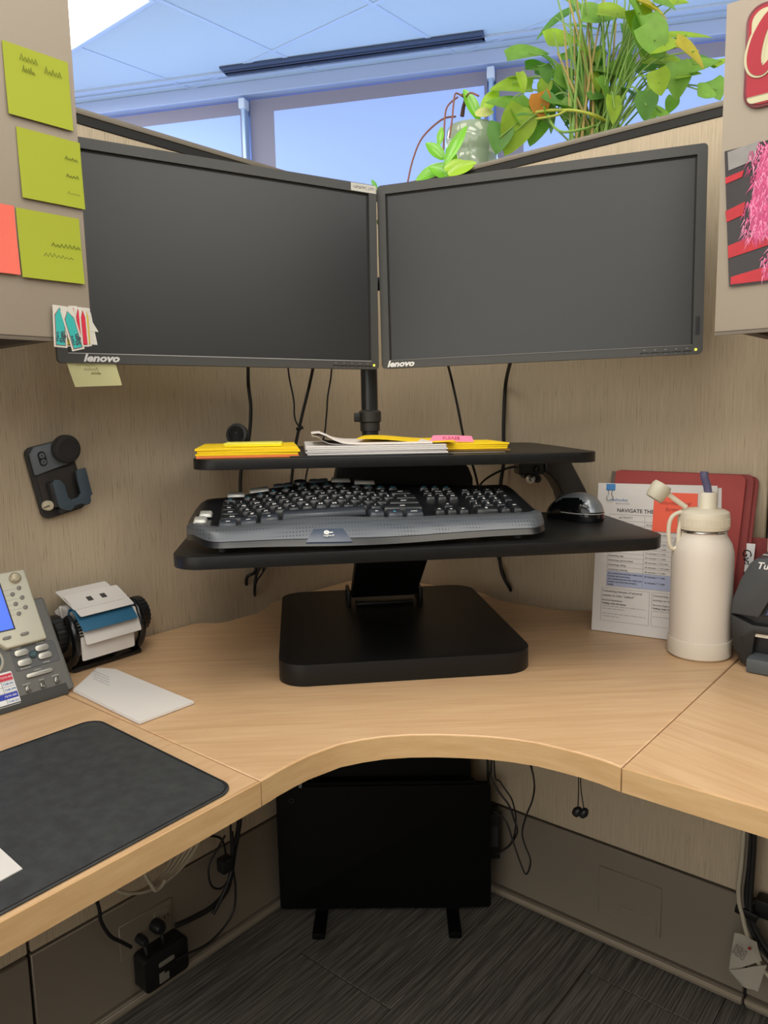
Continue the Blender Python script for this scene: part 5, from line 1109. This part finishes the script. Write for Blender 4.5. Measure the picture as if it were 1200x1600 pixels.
spec = [(10, 52, 21, 1), (0, 30, 12, 1), (-8, 40, 13, 1), (5, 44, 17, 0), (200, 55, 9, 2), (150, 30, 8, 1), (0, 40, 11, 1), (0, 42, 14, 1), (-10, 46, 18, 0), (-40, 60, 22, 1), (-20, 46, 18, 3), (-60, 50, 18, 0), (-80, 44, 16, 1), (-50, 46, 20, 1), (10, 40, 14, 0), (-2, 60, 10, 0), (-10, 50, 9, 3), (-25, 52, 9, 3), (0, 50, 15, 0), (-30, 36, 14, 0), (-80, 40, 15, 1), (10, 34, 12, 0), (20, 42, 14, 1), (0, 30, 9, 2), (-10, 24, 12, 1), (-70, 26, 10, 1), (30, 26, 6, 0), (-10, 34, 9, 1), (-90, 34, 12, 2), (-20, 34, 14, 2), (-60, 32, 12, 1), (-10, 34, 12, 1), (-80, 36, 16, 2), (-30, 26, 9, 1), (-20, 34, 15, 1), (-60, 36, 15, 2), (-10, 38, 14, 1), (-70, 30, 14, 2), (-60, 28, 10, 3), (-85, 34, 10, 0), (-40, 34, 12, 1), (-70, 30, 12, 0), (-20, 30, 8, 1), (-100, 50, 16, 1), (-60, 52, 18, 1), (-110, 60, 20, 0), (160, 50, 16, 1), (170, 52, 15, 0), (0, 34, 12, 1), (-100, 38, 15, 2), (-85, 32, 12, 4), (-60, 34, 12, 1), (-10, 30, 9, 1), (10, 26, 8, 0), (-70, 34, 13, 2), (-50, 28, 12, 1), (-75, 30, 12, 2), (-10, 26, 10, 1)]
for k, p in enumerate(LV):
    a_, L_, w_, ci = spec[k % len(spec)]
    dist = (Vector(p)-Vector((1.26643,-1.45576,1.16591))).length; s_ = dist/1187
    plant_leaf(bp_, p, a_, L_*s_*1.06, w_*s_*1.25, LG[ci], droop=rl.uniform(.05, .3))
    base_ = pcx+Vector((rl.uniform(-.035, .035), rl.uniform(-.03, .03), 1.700-pcx.z))
    if p[2] > 1.70:
        mid = base_*.45+Vector(p)*.55+Vector((0, 0, .05+.02*rl.random()))
        MB().tube([base_, mid, Vector(p)], [.0024, .0014], 5).build('stem', STEM, bp_)
for k in range(26):   # small inner leaves
    c_l = pcx+CR*rl.uniform(-.15, .16)+Vector((0, rl.uniform(-.04, .06), rl.uniform(.03, .17)))
    plant_leaf(bp_, c_l, rl.choice((-70, -30, 10, -110, 200)), rl.uniform(.030, .046), rl.uniform(.011, .017), LG[rl.choice((0, 0, 1, 1, 2))])
for k in range(46):   # bare upright stems of the clump
    a = rl.uniform(-.16, .16); top = pcx+CR*rl.uniform(-.08, .10)+Vector((0, rl.uniform(-.05, .06), rl.uniform(.14, .30)))
    base_ = pcx+CR*rl.uniform(-.05, .05)+Vector((0, rl.uniform(-.03, .03), 1.700-pcx.z))
    MB().tube([base_, base_*.5+top*.5+CR*rl.uniform(-.01, .01), top], [.0030, .0016], 5).build('stem', STEM if k % 4 else mat('stem_tan', '#b09a5c', .6), bp_)
MB().tube([(0.4064,0.1,1.7917),(0.4641,0.1,1.7825),(0.5152,0.1,1.7672),(0.5467,0.14,1.755),(0.5634,0.16,1.7472)], .0032, 7).build('vine', mat('vine_yellow', '#a8b040', .5), bp_)
MB().tube([(0.4212,0.09,1.7724),(0.4694,0.09,1.7683),(0.4935,0.1,1.7751),(0.5344,0.12,1.7628),(0.5564,0.15,1.7501)], .0026, 7).build('vine', mat('vine_yellow', '#a8b040', .5), bp_)
MB().tube([(0.4307,0.12,1.8248),(0.4463,0.1,1.7702),(0.4822,0.08,1.731),(0.5158,0.1,1.7307),(0.5327,0.14,1.7456)], .0028, 7).build('vine', STEM, bp_)
# white pot with orchid
wp_ = Vector([(0.2387,0.12,1.7838)][0]); OC = T(wp_.x, wp_.y, 0)
or_ = thing('orchid_pot', 'celadon ceramic pot with a small orchid on the partition left of the bushy plant', 'potted plant', (wp_.x, wp_.y, 1.656))
MB(OC).ring([(0, 1.657), (.040, 1.657), (.050, 1.672), (.056, 1.70), (.0585, 1.735), (.057, 1.742), (.060, 1.748), (.0625, 1.775), (.0600, 1.797), (.056, 1.805), (.052, 1.803), (.054, 1.785), (0, 1.785)], 48).build('pot', mat('celadon', '#97a68f', .12, coat=.6), or_)
MB(OC).ring([(0, 1.786), (.053, 1.786), (.053, 1.795), (0, 1.800)], 24).build('bark', mat('bark', '#5a4334', .9, bump=.8, bscale=200), or_)
MB().tube([(0.2173,0.11,1.8327),(0.221,0.11,1.8514),(0.2264,0.11,1.8681),(0.2176,0.11,1.8801)], [.0050, .0035], 8).build('woody_stem', mat('woody', '#4c3228', .8, bump=.6, bscale=150), or_)
for pts in ([(0.2243,0.1,1.8728),(0.2134,0.09,1.8783),(0.2285,0.06,1.8469),(0.2366,0.04,1.7988),(0.2362,0.03,1.7625)], [(0.2119,0.1,1.8732),(0.2126,0.06,1.8441),(0.2174,0.04,1.8103),(0.2201,0.03,1.7389)], [(0.2062,0.1,1.8328),(0.1944,0.06,1.8183),(0.1612,0.03,1.7797),(0.1478,0.01,1.7292),(0.1474,-0.01,1.6761)], [(0.2348,0.1,1.8673),(0.2602,0.08,1.8646),(0.2823,0.08,1.8521)]):
    MB().tube(pts, .0022, 6).build('flower_spike', STEMB, or_)
def pl(center, ang_, Lpx, Wpx, m, nrm=None, heart=False, droop=.1, t=None):
    c = Vector(center); s_ = (c-Vector((1.26643,-1.45576,1.16591))).length/1187
    d = CR*math.cos(math.radians(ang_))+Vector((0, 0, 1))*math.sin(math.radians(ang_))
    leafmesh(MB(), c-d*Lpx*s_*.5, d, Lpx*s_, Wpx*s_, droop, heart, .25, nrm or (-CF+Vector((0, 0, .4)))).build('leaf', m, t, 60)
LBR = mat('leaf_orchid', '#74bd1e', .3, coat=.3); LYE = mat('leaf_orchid_lime', '#9cc42a', .3, coat=.3)
for c, a_, L_, w_, m in zip([(0.2504,0.1,1.8495),(0.2937,0.11,1.8481),(0.291,0.09,1.8176)], (115, 55, 10), (46, 40, 26), (9, 10, 8), (LBR, LYE, mat('leaf_cream', '#c9cc7a', .4))): pl(c, a_, L_, w_, m, t=or_)
for c, a_, L_, w_, m in zip([(0.2258,-0.01,1.7284),(0.2806,-0.01,1.7295),(0.2496,-0.02,1.6742),(0.2617,0.,1.7095),(0.3036,-0.02,1.6738),(0.2201,-0.015,1.684),(0.287,-0.02,1.6825),(0.2188,0.02,1.7682)], (135, 60, 150, 110, 25, 200, 20, 80), (34, 60, 40, 30, 44, 50, 34, 26), (10, 8, 10, 8, 10, 10, 9, 5), (LBR, LBR, LBR, LBR, LYE, LBR, LYE, LBR)): pl(c, a_, L_, w_, m, t=or_)
tv = thing('trailing_sprig', 'thin green sprig poking up in the gap between the two monitors', 'plant', [(0.2584,-0.2507,1.5333)][0])
MB().tube([(0.31,-0.3125,1.4505),(0.3108,-0.3116,1.5087),(0.3105,-0.3119,1.5455),(0.31,-0.3125,1.5661),(0.3068,-0.3158,1.5752)], [.0016, .0012], 6).build('stem', mat('sprig_pale', '#a9b070', .5), tv)
c = Vector([(0.3053,-0.3175,1.5809)][0]); leafmesh(MB(), c+CR*.006-Vector((0, 0, .009)), -CR*.5+Vector((0, 0, .8)), .020, .004, .1, False, .2, -CF).build('leaf', mat('sprig_green', '#5fa83a', .4), tv)
c = Vector([(0.3101,-0.3124,1.5179)][0]); leafmesh(MB(), c, Vector((0, 0, -1)), .012, .003, .1, False, .2, -CF).build('leaf', mat('sprig_lime', '#8cc024', .4), tv)
